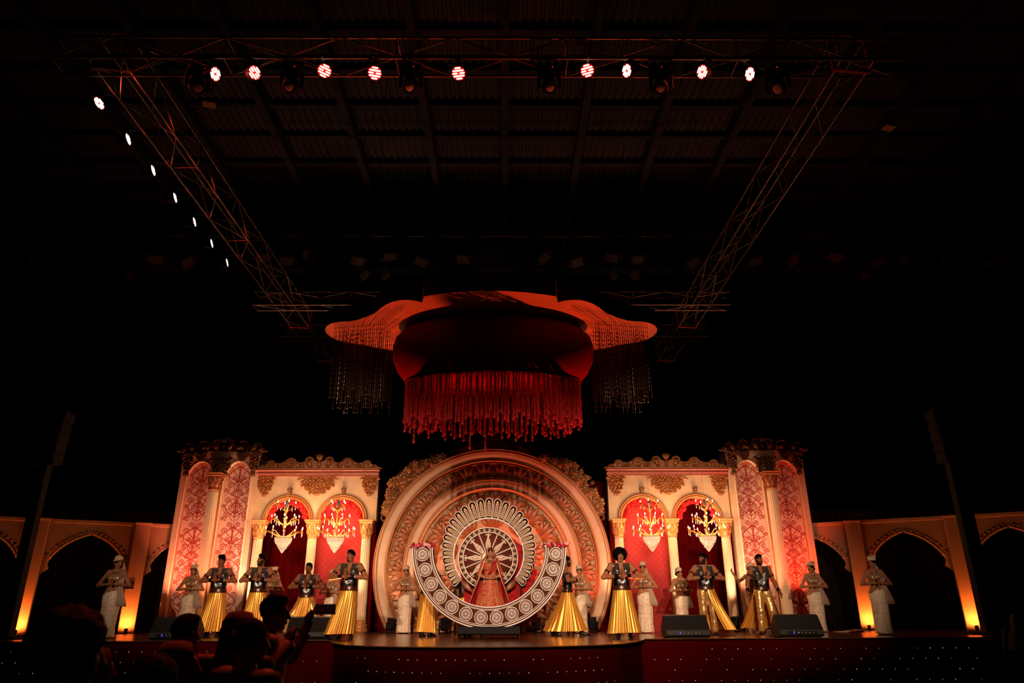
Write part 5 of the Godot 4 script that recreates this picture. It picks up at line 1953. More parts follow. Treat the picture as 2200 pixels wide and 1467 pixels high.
# ------------------------------------------------------------------ chandeliers
func chandeliers() -> void:
	var gold := mat("bright gold")
	var t := thing("chandelier", "", "chandelier", Vector3.ZERO, 0.0, "lit chandeliers in the arches")
	var st := ns(true)
	lathe(st, [Vector2(0.0, 0.28), Vector2(0.012, 0.28), Vector2(0.03, 0.33), Vector2(0.015, 0.4), Vector2(0.015, 0.6), Vector2(0.05, 0.66), Vector2(0.06, 0.7), Vector2(0.015, 0.75), Vector2(0.012, 1.0), Vector2(0.05, 1.07), Vector2(0.05, 1.1), Vector2(0.012, 1.16), Vector2(0.01, 1.36)], 12)
	obj("stem", st, gold, t)
	st = ns(true)
	lathe(st, [Vector2(0.025, 1.16), Vector2(0.05, 1.2), Vector2(0.045, 1.3), Vector2(0.02, 1.36)], 10)
	obj("glass_sleeve", st, mat("sleeve glass", Color(0.45, 0.40, 0.36), 0.1), t)
	rod(t, "chain", Vector3(0, 1.36, 0), Vector3(0, 2.02, 0), 0.006, gold)
	# crystal bowl and tail drops; a faint glow is painted into their material
	st = ns()
	lathe(st, [Vector2(0.03, 0.1), Vector2(0.1, 0.14), Vector2(0.19, 0.24), Vector2(0.215, 0.36), Vector2(0.2, 0.37), Vector2(0.17, 0.26), Vector2(0.09, 0.18), Vector2(0.0, 0.16)], 20)
	var bowl_m := mat("bowl crystal", Color(0.95, 0.88, 0.8), 0.12)
	bowl_m.emission_enabled = true
	bowl_m.emission = Color(1.0, 0.82, 0.62)
	bowl_m.emission_energy_multiplier = 0.16
	obj("glowing_bowl", st, bowl_m, t)
	st = ns(true)
	ball(st, Vector3(0, 0, 0), Vector3(0.014, 0.03, 0.014), 6, 4)
	var drop := fin(st)
	for tier in [[0.222, 0.335, 22], [0.21, 0.28, 20], [0.185, 0.225, 18], [0.145, 0.17, 14], [0.11, 0.11, 12], [0.075, 0.07, 10], [0.045, 0.03, 8], [0.015, -0.005, 4]]:
		for i in tier[2]:
			var a: float = TAU * i / tier[2]
			inst("crystal_drop", drop, bowl_m, t, Transform3D(Basis.IDENTITY, Vector3(cos(a) * tier[0], tier[1], sin(a) * tier[0])))
	st = ns(true)
	tube(st, ellipse_pts(0.215, 0.215, 0.37, 32), 0.016, 6, false)
	obj("bowl_ring", st, gold, t)
	# arms
	var candle := ns(true)
	lathe(candle, [Vector2(0.02, -0.005), Vector2(0.026, 0.0), Vector2(0.011, 0.01), Vector2(0.011, 0.075), Vector2(0.0, 0.078)], 8)
	var candle_m := fin(candle)
	var bulb := ns(true)
	lathe(bulb, [Vector2(0.0, 0.074), Vector2(0.012, 0.08), Vector2(0.015, 0.1), Vector2(0.013, 0.125), Vector2(0.0, 0.148)], 8)
	var bulb_m := fin(bulb)
	var bulb_mat := glow("candle bulb", Color(1.0, 0.90, 0.76), 3.0)
	for tier in [[10, 0.50, 0.37, 0.43, 0.0], [8, 0.36, 0.70, 0.73, 0.2], [4, 0.24, 1.08, 1.07, 0.5]]:
		for i in tier[0]:
			var a: float = TAU * i / tier[0] + tier[4]
			var arm := ns(true)
			var pts := []
			for k in 13:
				var u := k / 12.0
				pts.append(Vector3(lerpf(0.04, tier[1], u), tier[2] + 0.06 * sin(u * PI * 1.0) - 0.10 * sin(u * PI * 1.5 + 0.6) * u + 0.05 * u, 0))
			tube(arm, pts, 0.009, 6)
			var o := obj("arm", arm, gold, t, Transform3D(Basis(Vector3.UP, a), Vector3.ZERO))
			var tip: Vector3 = pts[12]
			inst("candle", candle_m, gold, o, Transform3D(Basis.IDENTITY, tip))
			inst("bulb", bulb_m, bulb_mat, o, Transform3D(Basis.IDENTITY, tip))
			for k in [7, 12]:
				var dm := inst("crystal_drop", drop, mat("crystal"), o, Transform3D(Basis.from_scale(Vector3(0.6, 1.6, 0.6)), pts[k] + Vector3(0, -0.06, 0)))
				dm.name = "crystal_drop" if k == 7 else "crystal_drop_001"
	omni(t, Vector3(0, 0.56, 0.0), 1.5, Color(1.0, 0.78, 0.55), 0.22)
	omni(t, Vector3(0, 0.9, 0.0), 0.8, Color(1.0, 0.78, 0.55), 0.15)
	var spots := [[-5.66, "dark outer arch of the left double-arch wall"], [-4.25, "red patterned inner arch of the left double-arch wall"], [4.33, "red patterned inner arch of the right double-arch wall"], [5.86, "dark outer arch of the right double-arch wall"]]
	for i in 4:
		var p := Vector3(spots[i][0], DECK + 2.04, -19.95)
		var label: String = "lit tiered gold chandelier hanging in the " + spots[i][1]
		if i == 0:
			t.position = p
			t.set_meta("label", label)
		else:
			dup(t, label, p, 0.4 * i)

# ------------------------------------------------------------------ people
# A figure stands at its local origin and faces +z; x is its own left. Joints are for a height of 1.78 m.
var cache := {}

func pose(kind: String) -> Dictionary:
	var J := {"sh": 0.205, "shy": 1.435, "el": Vector3(0.39, 1.20, 0.07), "er": Vector3(-0.39, 1.20, 0.07), "wl": Vector3(0.05, 1.225, 0.235), "wr": Vector3(-0.05, 1.225, 0.235),
		"kl": Vector3(0.11, 0.50, 0.02), "kr": Vector3(-0.11, 0.50, 0.02), "al": Vector3(0.12, 0.09, -0.01), "ar": Vector3(-0.12, 0.09, -0.01), "hip": 0.94, "fem": false, "hands": "namaste", "arm": 1.0}
	match kind:
		"lunge":
			J.hip = 0.82
			J.al = Vector3(0.40, 0.09, 0.0)
			J.ar = Vector3(-0.40, 0.09, 0.0)
			J.kl = Vector3(0.27, 0.46, 0.06)
			J.kr = Vector3(-0.27, 0.46, 0.06)
		"stride":
			J.al = Vector3(0.1, 0.09, 0.30)
			J.ar = Vector3(-0.1, 0.11, -0.32)
			J.kl = Vector3(0.1, 0.5, 0.2)
			J.kr = Vector3(-0.1, 0.5, -0.1)
			J.hip = 0.92
		"hang":
			J.el = Vector3(0.31, 1.16, -0.02)
			J.er = Vector3(-0.32, 1.16, -0.02)
			J.wl = Vector3(0.37, 0.92, 0.08)
			J.wr = Vector3(-0.38, 0.92, 0.06)
			J.kl = Vector3(0.15, 0.5, 0.06)
			J.al = Vector3(0.2, 0.09, 0.0)
			J.kr = Vector3(-0.12, 0.5, 0.06)
			J.ar = Vector3(-0.14, 0.09, 0.05)
			J.hands = "relaxed"
		"lady", "lady_reach", "bride":
			J.fem = true
			J.sh = 0.155
			J.shy = 1.415
			J.el = Vector3(0.33, 1.13, 0.04)
			J.er = Vector3(-0.33, 1.13, 0.04)
			J.wl = Vector3(0.045, 1.15, 0.2)
			J.wr = Vector3(-0.045, 1.15, 0.2)
			J.arm = 0.8
			if kind == "lady_reach":
				J.er = Vector3(-0.40, 1.27, 0.02)
				J.wr = Vector3(-0.55, 1.50, 0.08)
				J.el = Vector3(0.36, 1.26, -0.02)
				J.wl = Vector3(0.30, 1.48, 0.06)
				J.hands = "reach"
			if kind == "bride":
				J.el = Vector3(0.27, 1.11, 0.0)
				J.er = Vector3(-0.27, 1.11, 0.0)
				J.wl = Vector3(0.07, 1.03, 0.19)
				J.wr = Vector3(-0.07, 1.03, 0.19)
				J.hands = "clasp"
		"guest":
			J.el = Vector3(0.27, 1.13, -0.03)
			J.er = Vector3(-0.27, 1.13, -0.03)
			J.wl = Vector3(0.29, 0.88, 0.06)
			J.wr = Vector3(-0.29, 0.88, 0.06)
			J.hands = "relaxed"
		"guest_phone":
			J.el = Vector3(0.25, 1.34, 0.14)
			J.wl = Vector3(0.03, 1.57, 0.27)
			J.er = Vector3(-0.30, 1.20, -0.02)
			J.wr = Vector3(-0.16, 1.42, 0.15)
			J.hands = "phone"
	return J

func torso_into(g: Grid, J: Dictionary, grow: float, sleeves := 0.0) -> void:
	var fem: bool = J.fem
	var hy: float = J.hip
	var dy := hy - 0.94
	var w := 0.8 if fem else 1.0
	for s in [-1.0, 1.0]:
		g.cone(Vector3(s * 0.088 * w, 1.315 + dy, 0.005), Vector3(s * 0.062 * w, 1.10 + dy, 0.005), (0.108 if not fem else 0.086) + grow, (0.092 if not fem else 0.072) + grow, 0.05)
		g.cone(Vector3(s * 0.062 * w, 1.10 + dy, 0.005), Vector3(s * 0.08, hy, -0.005), (0.092 if not fem else 0.072) + grow, (0.102 if not fem else 0.105) + grow, 0.05)
		g.cone(Vector3(s * 0.03, 1.455 + dy, -0.015), Vector3(s * J.sh, J.shy + dy, -0.005), 0.05 * w + grow, 0.056 * w + grow, 0.05)
		if fem:
			g.ell(Vector3(s * 0.068, 1.275 + dy, 0.07), Vector3(0.056, 0.055, 0.052) + Vector3.ONE * grow, 0.03)
		if sleeves > 0.0:
			var e: Vector3 = (J.el if s > 0 else J.er) + Vector3(0, dy, 0)
			var wr: Vector3 = (J.wl if s > 0 else J.wr) + Vector3(0, dy, 0)
			g.cone(Vector3(s * J.sh, J.shy + dy, -0.005), e, 0.056 * w + grow, 0.045 * J.arm + grow, 0.03)
			if sleeves > 0.5:
				g.cone(e, e.lerp(wr, 0.93), 0.045 * J.arm + grow, 0.034 * J.arm + grow, 0.03)

func body_skin(kind: String) -> Array:
	if cache.has("body " + kind):
		return cache["body " + kind]
	var J := pose(kind)
	var dy: float = J.hip - 0.94
	var lo := Vector3(-0.62, -0.02, -0.46)
	var hi := Vector3(0.62, 1.66, 0.55)
	if kind in ["lady", "bride", "namaste", "guest"]:
		lo = Vector3(-0.52, -0.02, -0.2)
		hi = Vector3(0.52, 1.6, 0.36)
	var g := Grid.new(lo, hi, 0.0155)
	torso_into(g, J, 0.0)
	g.cone(Vector3(0, 1.42 + dy, -0.02), Vector3(0, 1.53 + dy, -0.005), 0.063 if not J.fem else 0.046, 0.058 if not J.fem else 0.043, 0.045)
	for s in [-1.0, 1.0]:
		var e: Vector3 = (J.el if s > 0 else J.er) + Vector3(0, dy, 0)
		var wr: Vector3 = (J.wl if s > 0 else J.wr) + Vector3(0, dy, 0)
		var k: float = J.arm
		g.cone(Vector3(s * J.sh, J.shy + dy, -0.005), e, 0.066 * k, 0.047 * k, 0.035)
		g.cone(e, e.lerp(wr, 0.35), 0.043 * k, 0.046 * k, 0.025)
		g.cone(e.lerp(wr, 0.35), wr, 0.046 * k, 0.029 * k, 0.025)
		var kn: Vector3 = J.kl if s > 0 else J.kr
		var an: Vector3 = J.al if s > 0 else J.ar
		g.cone(Vector3(s * 0.09, J.hip - 0.03, 0), kn, 0.092, 0.058, 0.05)
		g.cone(kn, kn.lerp(an, 0.35) + Vector3(0, 0, -0.015), 0.056, 0.056, 0.03)
		g.cone(kn.lerp(an, 0.35) + Vector3(0, 0, -0.015), an, 0.056, 0.036, 0.03)
		g.cone(an + Vector3(0, -0.04, -0.02), an + Vector3(s * 0.03, -0.06, 0.13), 0.038, 0.03, 0.03)
	var out := g.skin()
	cache["body " + kind] = out
	return out

# an open hand: wrist at the origin, fingers to +y, palm on the plane x = 0 (hand lies at x < 0), thumb towards +z
func hand_skin(kind: String) -> Array:
	if cache.has("hand " + kind):
		return cache["hand " + kind]
	var g := Grid.new(Vector3(-0.085, -0.04, -0.07), Vector3(0.045, 0.215, 0.11), 0.0042)
	var lens := [0.062, 0.078, 0.086, 0.076]
	for f in 4:
		var z := -0.031 + f * 0.0205
		var kn := Vector3(-0.013, 0.088 - 0.006 * absf(f - 2), z)
		g.cone(Vector3(-0.014, 0.0, z * 0.62), kn, 0.0155, 0.0125, 0.012)
		var L: float = lens[f]
		var a := kn
		var bend := 0.0 if kind == "flat" else (0.42 if kind == "relaxed" else 0.85)
		var ang := 0.0
		for seg in 3:
			ang += bend * (0.7 if seg == 0 else 1.0)
			var b: Vector3 = a + Vector3(sin(ang), cos(ang), (f - 1.5) * (0.04 if kind == "reach" else 0.0)) * L * [0.44, 0.31, 0.25][seg]
			g.cone(a, b, [0.0098, 0.009, 0.0082][seg], [0.009, 0.0082, 0.007][seg], 0.003)
			a = b
	g.cone(Vector3(-0.014, 0.012, 0.012), Vector3(-0.011, 0.05, 0.044), 0.017, 0.0125, 0.012)
	g.cone(Vector3(-0.011, 0.05, 0.044), Vector3(-0.009, 0.08, 0.056), 0.0115, 0.0098, 0.004)
	g.cone(Vector3(-0.009, 0.08, 0.056), Vector3(-0.007, 0.102, 0.058), 0.0098, 0.0078, 0.004)
	g.cone(Vector3(-0.014, -0.03, 0.0), Vector3(-0.014, 0.02, 0.0), 0.022, 0.024, 0.02)
	var out := g.skin()
	cache["hand " + kind] = out
	return out

func head_skin(fem: bool) -> Array:
	var key := "head f" if fem else "head m"
	if cache.has(key):
		return cache[key]
	var g := Grid.new(Vector3(-0.105, -0.165, -0.13), Vector3(0.105, 0.14, 0.14), 0.0052)
	g.ell(Vector3(0, 0.028, -0.014), Vector3(0.075, 0.089, 0.094), 0.02)
	g.ell(Vector3(0, -0.032, 0.022), Vector3(0.06, 0.083, 0.068), 0.03)
	g.cone(Vector3(-0.03, -0.088, 0.03), Vector3(0.03, -0.088, 0.03), 0.026 if not fem else 0.02, 0.026 if not fem else 0.02, 0.03)
	g.ell(Vector3(0, -0.102, 0.062), Vector3(0.022, 0.017, 0.02), 0.02)
	for s in [-1.0, 1.0]:
		g.ell(Vector3(s * 0.042, -0.02, 0.055), Vector3(0.024, 0.024, 0.024), 0.025)
		g.ell(Vector3(s * 0.031, 0.006, 0.097), Vector3(0.02, 0.013, 0.018), 0.008, true)
		g.ell(Vector3(s * 0.031, 0.004, 0.074), Vector3(0.0145, 0.011, 0.0135), 0.003)
		g.ell(Vector3(s * 0.077, -0.006, -0.008), Vector3(0.010, 0.031, 0.019), 0.006)
		g.ell(Vector3(s * 0.012, -0.036, 0.095), Vector3(0.009, 0.008, 0.010), 0.006)
	g.cone(Vector3(-0.034, 0.026, 0.078), Vector3(0.034, 0.026, 0.078), 0.009 if not fem else 0.006, 0.009 if not fem else 0.006, 0.02)
	g.cone(Vector3(0, 0.015, 0.088), Vector3(0, -0.032, 0.108), 0.008, 0.0125, 0.012)
	g.ell(Vector3(0, -0.060, 0.088), Vector3(0.023, 0.0065, 0.010), 0.005)
	g.ell(Vector3(0, -0.072, 0.086), Vector3(0.020, 0.0075, 0.011), 0.005)
	g.cone(Vector3(0, -0.05, -0.022), Vector3(0, -0.155, -0.03), 0.056 if not fem else 0.041, 0.058 if not fem else 0.043, 0.03)
	var out := g.skin()
	cache[key] = out
	return out

func face_colors(fem: bool, tone: Color, beard: int) -> PackedColorArray:
	var out := PackedColorArray()
	var hairc := Color(0.012, 0.008, 0.007)
	for p in head_skin(fem)[0]:
		var c := tone
		var ax := absf(p.x)
		var eye := Vector2(ax - 0.031, p.y - 0.004)
		if p.z > 0.07 and absf(eye.x) < 0.012 and absf(eye.y) < 0.0052:
			c = Color(0.34, 0.27, 0.23) if absf(eye.x) > 0.0065 else Color(0.015, 0.009, 0.007)
		elif p.z > 0.055 and absf(eye.x) < 0.016 and absf(eye.y) < 0.0085:
			c = tone * (0.25 if fem else 0.4)
		elif p.z > 0.05 and ax > 0.012 and ax < 0.052 and absf(p.y - 0.03 + (ax - 0.03) * (ax - 0.03) * 6.0) < (0.0065 if not fem else 0.004):
			c = hairc
		elif p.z > 0.075 and ax < 0.026 - absf(p.y + 0.066) * 1.1 and absf(p.y + 0.066) < 0.0135:
			c = Color(0.30, 0.06, 0.05) if fem else Color(tone.r * 0.9, tone.g * 0.62, tone.b * 0.6)
		elif beard > 0 and p.z > 0.0:
			if beard > 1 and p.y < -0.052 + maxf(0.0, ax - 0.035) * 1.6 and p.y > -0.135:
				c = hairc
			elif p.z > 0.07 and ax < 0.032 and p.y < -0.043 and p.y > -0.056:
				c = hairc
			elif p.z > 0.055 and ax < 0.026 and p.y < -0.082 and p.y > -0.125:
				c = hairc
		out.append(c)
	return out

func hair_mesh(style: String) -> ArrayMesh:
	if cache.has("hair " + style):
		return cache["hair " + style]
	var g := Grid.new(Vector3(-0.19, -0.19, -0.22), Vector3(0.19, 0.24, 0.18), 0.0075)
	var nz := FastNoiseLite.new()
	nz.seed = 5
	match style:
		"short":
			g.ell(Vector3(0, 0.036, -0.02), Vector3(0.083, 0.094, 0.098), 0.01)
			g.ell(Vector3(0, 0.10, 0.02), Vector3(0.062, 0.034, 0.07), 0.03)
			nz.frequency = 0.25
			g.wobble(nz, 0.006)
			g.ell(Vector3(0, -0.075, 0.085), Vector3(0.10, 0.125, 0.105), 0.01, true)
			g.cut(Vector3(0, -1, 0.25), 0.068)
		"quiff":
			g.ell(Vector3(0, 0.036, -0.02), Vector3(0.08, 0.094, 0.098), 0.01)
			g.ell(Vector3(0, 0.115, 0.01), Vector3(0.08, 0.05, 0.085), 0.03)
			nz.frequency = 0.22
			g.wobble(nz, 0.014)
			g.ell(Vector3(0, -0.075, 0.085), Vector3(0.10, 0.125, 0.105), 0.01, true)
			g.cut(Vector3(0, -1, 0.25), 0.06)
		"afro":
			g.ell(Vector3(0, 0.04, -0.03), Vector3(0.155, 0.15, 0.145), 0.02)
			nz.frequency = 0.22
			g.wobble(nz, 0.022)
			g.ell(Vector3(0, -0.055, 0.10), Vector3(0.066, 0.105, 0.10), 0.012, true)
			g.cut(Vector3(0, -1, 0.0), 0.12)
		"bun":
			g.ell(Vector3(0, 0.03, -0.02), Vector3(0.083, 0.095, 0.1), 0.01)
			g.ell(Vector3(0, 0.0, -0.12), Vector3(0.055, 0.055, 0.045), 0.02)
			nz.frequency = 0.3
			g.wobble(nz, 0.004)
			g.ell(Vector3(0, -0.065, 0.09), Vector3(0.072, 0.125, 0.105), 0.01, true)
			g.cut(Vector3(0, -1, 0.2), 0.085)
		"bushy":
			g.ell(Vector3(0, 0.045, -0.02), Vector3(0.112, 0.115, 0.125), 0.01)
			nz.frequency = 0.2
			g.wobble(nz, 0.014)
			g.ell(Vector3(0, -0.08, 0.10), Vector3(0.09, 0.125, 0.105), 0.01, true)
			g.cut(Vector3(0, -1, 0.25), 0.085)
	var m := joined([[g.skin(), Transform3D.IDENTITY, Color.WHITE]])
	cache["hair " + style] = m
	return m

# parts of the body and head in one mesh
func flesh(kind: String, tone: Color, head_xf: Transform3D, beard: int) -> ArrayMesh:
	var J := pose(kind)
	var dy: float = J.hip - 0.94
	var pieces := [[body_skin(kind), Transform3D.IDENTITY, tone], [head_skin(J.fem), head_xf, face_colors(J.fem, tone, beard)]]
	for s in [-1.0, 1.0]:
		var w: Vector3 = (J.wl if s > 0 else J.wr) + Vector3(0, dy, 0)
		var e: Vector3 = (J.el if s > 0 else J.er) + Vector3(0, dy, 0)
		var fore := (w - e).normalized()
		var b := Basis.IDENTITY
		var o := w
		var hk := "flat"
		match J.hands:
			"namaste":
				b = Basis(Vector3.RIGHT, 0.25 if not J.fem else 0.45) * Basis.from_scale(Vector3(-s, 1, -1))
				o = Vector3(0, w.y - 0.01, w.z + 0.02)
			"relaxed":
				hk = "relaxed"
				b = Basis(fore.cross(Vector3(0, 0, 1)).normalized() * 1.0, fore, fore.cross(Vector3(0, 0, 1)).normalized().cross(fore)) * Basis.from_scale(Vector3(s if fore.y < 0 else -s, 1, 1))
			"reach":
				hk = "reach"
				b = Basis(Vector3.BACK, s * -0.5) * Basis.from_scale(Vector3(-s, 1, -1)) * Basis(Vector3.UP, 0.9)
			"clasp":
				hk = "relaxed"
				b = Basis(Vector3.BACK, s * 1.35) * Basis.from_scale(Vector3(-s, 1, 1)) * Basis(Vector3.UP, -1.2)
			"phone":
				hk = "grip"
				b = Basis(Vector3.BACK, s * (0.35 if s < 0 else 0.9)) * Basis.from_scale(Vector3(-s, 1, 1)) * Basis(Vector3.UP, -0.9)
		b = b * Basis.from_scale(Vector3.ONE * (1.0 if not J.fem else 0.86))
		pieces.append([hand_skin(hk), Transform3D(b, o), tone])
	return joined(pieces)

# shells of clothing cut from the torso field
func shell(key: String, kind: String, grow: float, sleeves: float, y0: float, y1: float, vneck: float) -> ArrayMesh:
	var k := "shell %s %s" % [key, kind]
	if cache.has(k):
		return cache[k]
	var J := pose(kind)
	var dy: float = J.hip - 0.94
	var wide := 0.27 if sleeves <= 0.0 else 0.62
	var g := Grid.new(Vector3(-wide, y0 + dy - 0.04, -0.24), Vector3(wide, 1.62 + dy, 0.5 if sleeves > 0.0 else 0.24), 0.013 if sleeves <= 0.0 else 0.016)
	torso_into(g, J, grow, sleeves)
	if y0 > 0.0:
		g.cut(Vector3(0, -1, 0), -(y0 + dy))
	g.cut(Vector3(0, 1, 0), y1 + dy)
	if sleeves <= 0.0:
		for s in [-1.0, 1.0]:
			g.cut(Vector3(s, 0.12, 0), 0.20 + 0.12 * (1.3 + dy))
	if vneck > 0.0:
		g.ell(Vector3(0, 1.47 + dy, 0.14), Vector3(0.055, vneck, 0.13), 0.01, true)
		g.ell(Vector3(0, 1.52 + dy, 0.0), Vector3(0.075, 0.075, 0.11), 0.01, true)
	var m := joined([[g.skin(), Transform3D.IDENTITY, Color.WHITE]])
	cache[k] = m
	return m

func pants(kind: String) -> ArrayMesh:
	var k := "pants " + kind
	if cache.has(k):
		return cache[k]
	var J := pose(kind)
	var g := Grid.new(Vector3(-0.55, 0.04, -0.42), Vector3(0.55, 1.06, 0.45), 0.015)
	for s in [-1.0, 1.0]:
		var kn: Vector3 = J.kl if s > 0 else J.kr
		var an: Vector3 = J.al if s > 0 else J.ar
		g.cone(Vector3(s * 0.07, J.hip + 0.03, -0.005), Vector3(s * 0.09, J.hip - 0.06, 0), 0.115, 0.115, 0.05)
		g.cone(Vector3(s * 0.09, J.hip - 0.05, 0), kn, 0.112, 0.085, 0.04)
		g.cone(kn, an + Vector3(0, 0.02, 0), 0.082, 0.072, 0.03)
	var nz := FastNoiseLite.new()
	nz.seed = 3
	nz.frequency = 0.09
	g.wobble(nz, 0.013)
	g.cut(Vector3(0, 1, 0), J.hip + 0.07)
	var m := joined([[g.skin(), Transform3D.IDENTITY, Color.WHITE]])
	cache[k] = m
	return m

# a pleated cloth from the waist to the hem between two angles (0 = own left, 90 = front)
func pleats(y0: float, y1: float, r0: Vector2, r1: Vector2, a0: float, a1: float, n: int, amp: float, shift: Vector3, seed_: int) -> SurfaceTool:
	var st := ns(true)
	var rows := 12
	var rings := []
	var r := RandomNumberGenerator.new()
	r.seed = seed_
	var ph := []
	for i in n + 1:
		ph.append(r.randf_range(0.6, 1.3))
	for i in rows + 1:
		var t := float(i) / rows
		var ring := PackedVector3Array()
		var cols := n * 6
		for j in cols + 1:
			var u := float(j) / cols
			var a := deg_to_rad(lerpf(a0, a1, u))
			var rr := r0.lerp(r1, pow(t, 1.15))
			var f: float = ph[int(u * n) % (n + 1)]
			var d := sin(u * n * TAU + 1.6 * sin(u * 17.0) + 0.8 * sin(u * 41.0)) * amp * f * (0.08 + 0.92 * t)
			ring.append(Vector3(cos(a) * (rr.x + d), lerpf(y0, y1, t) + 0.012 * t * sin(u * 9.0), sin(a) * (rr.y + d)) + shift * pow(t, 1.3))
		rings.append(ring)
	skin(st, rings, absf(a1 - a0) >= 359.0, false)
	return st

func band(parent: Node, called: String, c: Vector3, dir: Vector3, r: float, w: float, m: Material) -> void:
	var st := ns(true)
	var d := dir.normalized() * w * 0.5
	tube(st, [c - d, c - d * 0.9, c + d * 0.9, c + d], [r * 0.96, r, r, r * 0.96], 14)
	obj(called, st, m, parent)

func shoes(t: Node, J: Dictionary) -> void:
	for s in [-1.0, 1.0]:
		var a: Vector3 = J.al if s > 0 else J.ar
		var st := ns(true)
		var rings := []
		for q in [[-0.07, 0.035, 0.09], [-0.05, 0.042, 0.11], [0.02, 0.044, 0.10], [0.09, 0.05, 0.065], [0.15, 0.045, 0.05], [0.185, 0.025, 0.035]]:
			var ring := PackedVector3Array()
			for j in 12:
				var b := TAU * j / 12.0
				ring.append(a + Vector3(s * 0.03 * (q[0] + 0.07) * 4.0 + cos(b) * q[1], -a.y + 0.002 + q[2] * (0.5 + 0.5 * sin(b)), q[0]))
			rings.append(ring)
		skin(st, rings)
		obj("shoe", st, mat("shoe"), t)

func male(label: String, at: Vector3, turn: float, o := {}) -> Node3D:
	var kind: String = o.get("pose", "namaste")
	var J := pose(kind)
	var dy: float = J.hip - 0.94
	var t := thing("person", label, "person", at, turn, "dancers in black vests and gold skirts")
	var sc: float = o.get("scale", 1.0)
	t.scale = Vector3.ONE * sc
	var tone: Color = o.get("tone", Color(0.30, 0.115, 0.05))
	var hx := Transform3D(Basis(Vector3.UP, o.get("yaw", 0.0)) * Basis(Vector3.RIGHT, o.get("nod", 0.0)), Vector3(0, 1.635 + dy, 0.015))
	inst("body", flesh(kind, tone, hx, o.get("beard", 0)), mat("skin"), t)
	inst("hair", hair_mesh(o.get("hair", "short")), mat("hair"), t, hx)
	var ex: Vector3 = Vector3(0, dy, 0)
	inst("vest", shell("vest", kind, 0.014, 0.0, 1.17, 1.485, 0.25 if kind != "hang" else 0.17), mat("sequin vest"), t)
	inst("bodice", shell("bodice", kind, 0.010, 0.0, 0.95, 1.20, 0.0), mat("black vest"), t)
	# silver flower on the belly
	var st := ns(true)
	for k in 9:
		var a := TAU * k / 9.0
		leaf(st, 0.085, 0.035, 0.008, Transform3D(Basis(Vector3.BACK, a), Vector3(cos(a + PI / 2) * 0.008, 1.13 + dy + sin(a + PI / 2) * 0.008, 0.112)))
	ball(st, Vector3(0, 1.13 + dy, 0.118), Vector3(0.018, 0.018, 0.01), 8, 4)
	obj("belly_brooch", st, mat("silver cuff"), t)
	st = ns(true)
	lathe(st, [Vector2(0.188, 0.93 + dy), Vector2(0.194, 0.95 + dy), Vector2(0.184, 1.035 + dy), Vector2(0.176, 1.05 + dy)], 32, Transform3D.IDENTITY, 1.0, 0.70)
	obj("waist_belt", st, mat("brown leather"), t)
	for s in [-1.0, 1.0]:
		var e: Vector3 = (J.el if s > 0 else J.er) + ex
		var w: Vector3 = (J.wl if s > 0 else J.wr) + ex
		var sh := Vector3(s * J.sh, J.shy + dy, -0.005)
		band(t, "armband", sh.lerp(e, 0.52), e - sh, 0.062, 0.05, mat("brown leather"))
		band(t, "bracer", e.lerp(w, 0.80), w - e, 0.044, 0.10, mat("black vest"))
		band(t, "bracelet", e.lerp(w, 0.66), w - e, 0.046, 0.022, mat("silver cuff"))
	shoes(t, J)
	var gold := mat("gold lame")
	match o.get("skirt", "full"):
		"full":
			obj("skirt", pleats(0.96 + dy, 0.11, Vector2(0.19, 0.132), o.get("hem", Vector2(0.33, 0.27)), 0, 360, 26, 0.015, o.get("sway", Vector3.ZERO), o.get("seed", 1)), gold, t)
		"panel":
			inst("trousers", pants(kind), mat("foil gold"), t)
			obj("skirt", pleats(0.96 + dy, 0.14, Vector2(0.20, 0.16), Vector2(0.34, 0.30), 38, 142, 10, 0.016, Vector3(-0.1, 0, 0), 4), gold, t)
		"side":
			inst("trousers", pants(kind), mat("foil gold"), t)
			obj("skirt", pleats(0.96 + dy, 0.11, Vector2(0.20, 0.155), Vector2(0.30, 0.26), -150, 92, 18, 0.02, o.get("sway", Vector3(0.28, 0, 0.05)), 7), gold, t)
		"open":
			inst("trousers", pants(kind), mat("foil gold"), t)
			obj("skirt", pleats(0.97 + dy, 0.13, Vector2(0.19, 0.135), Vector2(0.50, 0.34), 170, 372, 14, 0.018, Vector3(-0.06, 0, -0.05), 9), gold, t)
	return t

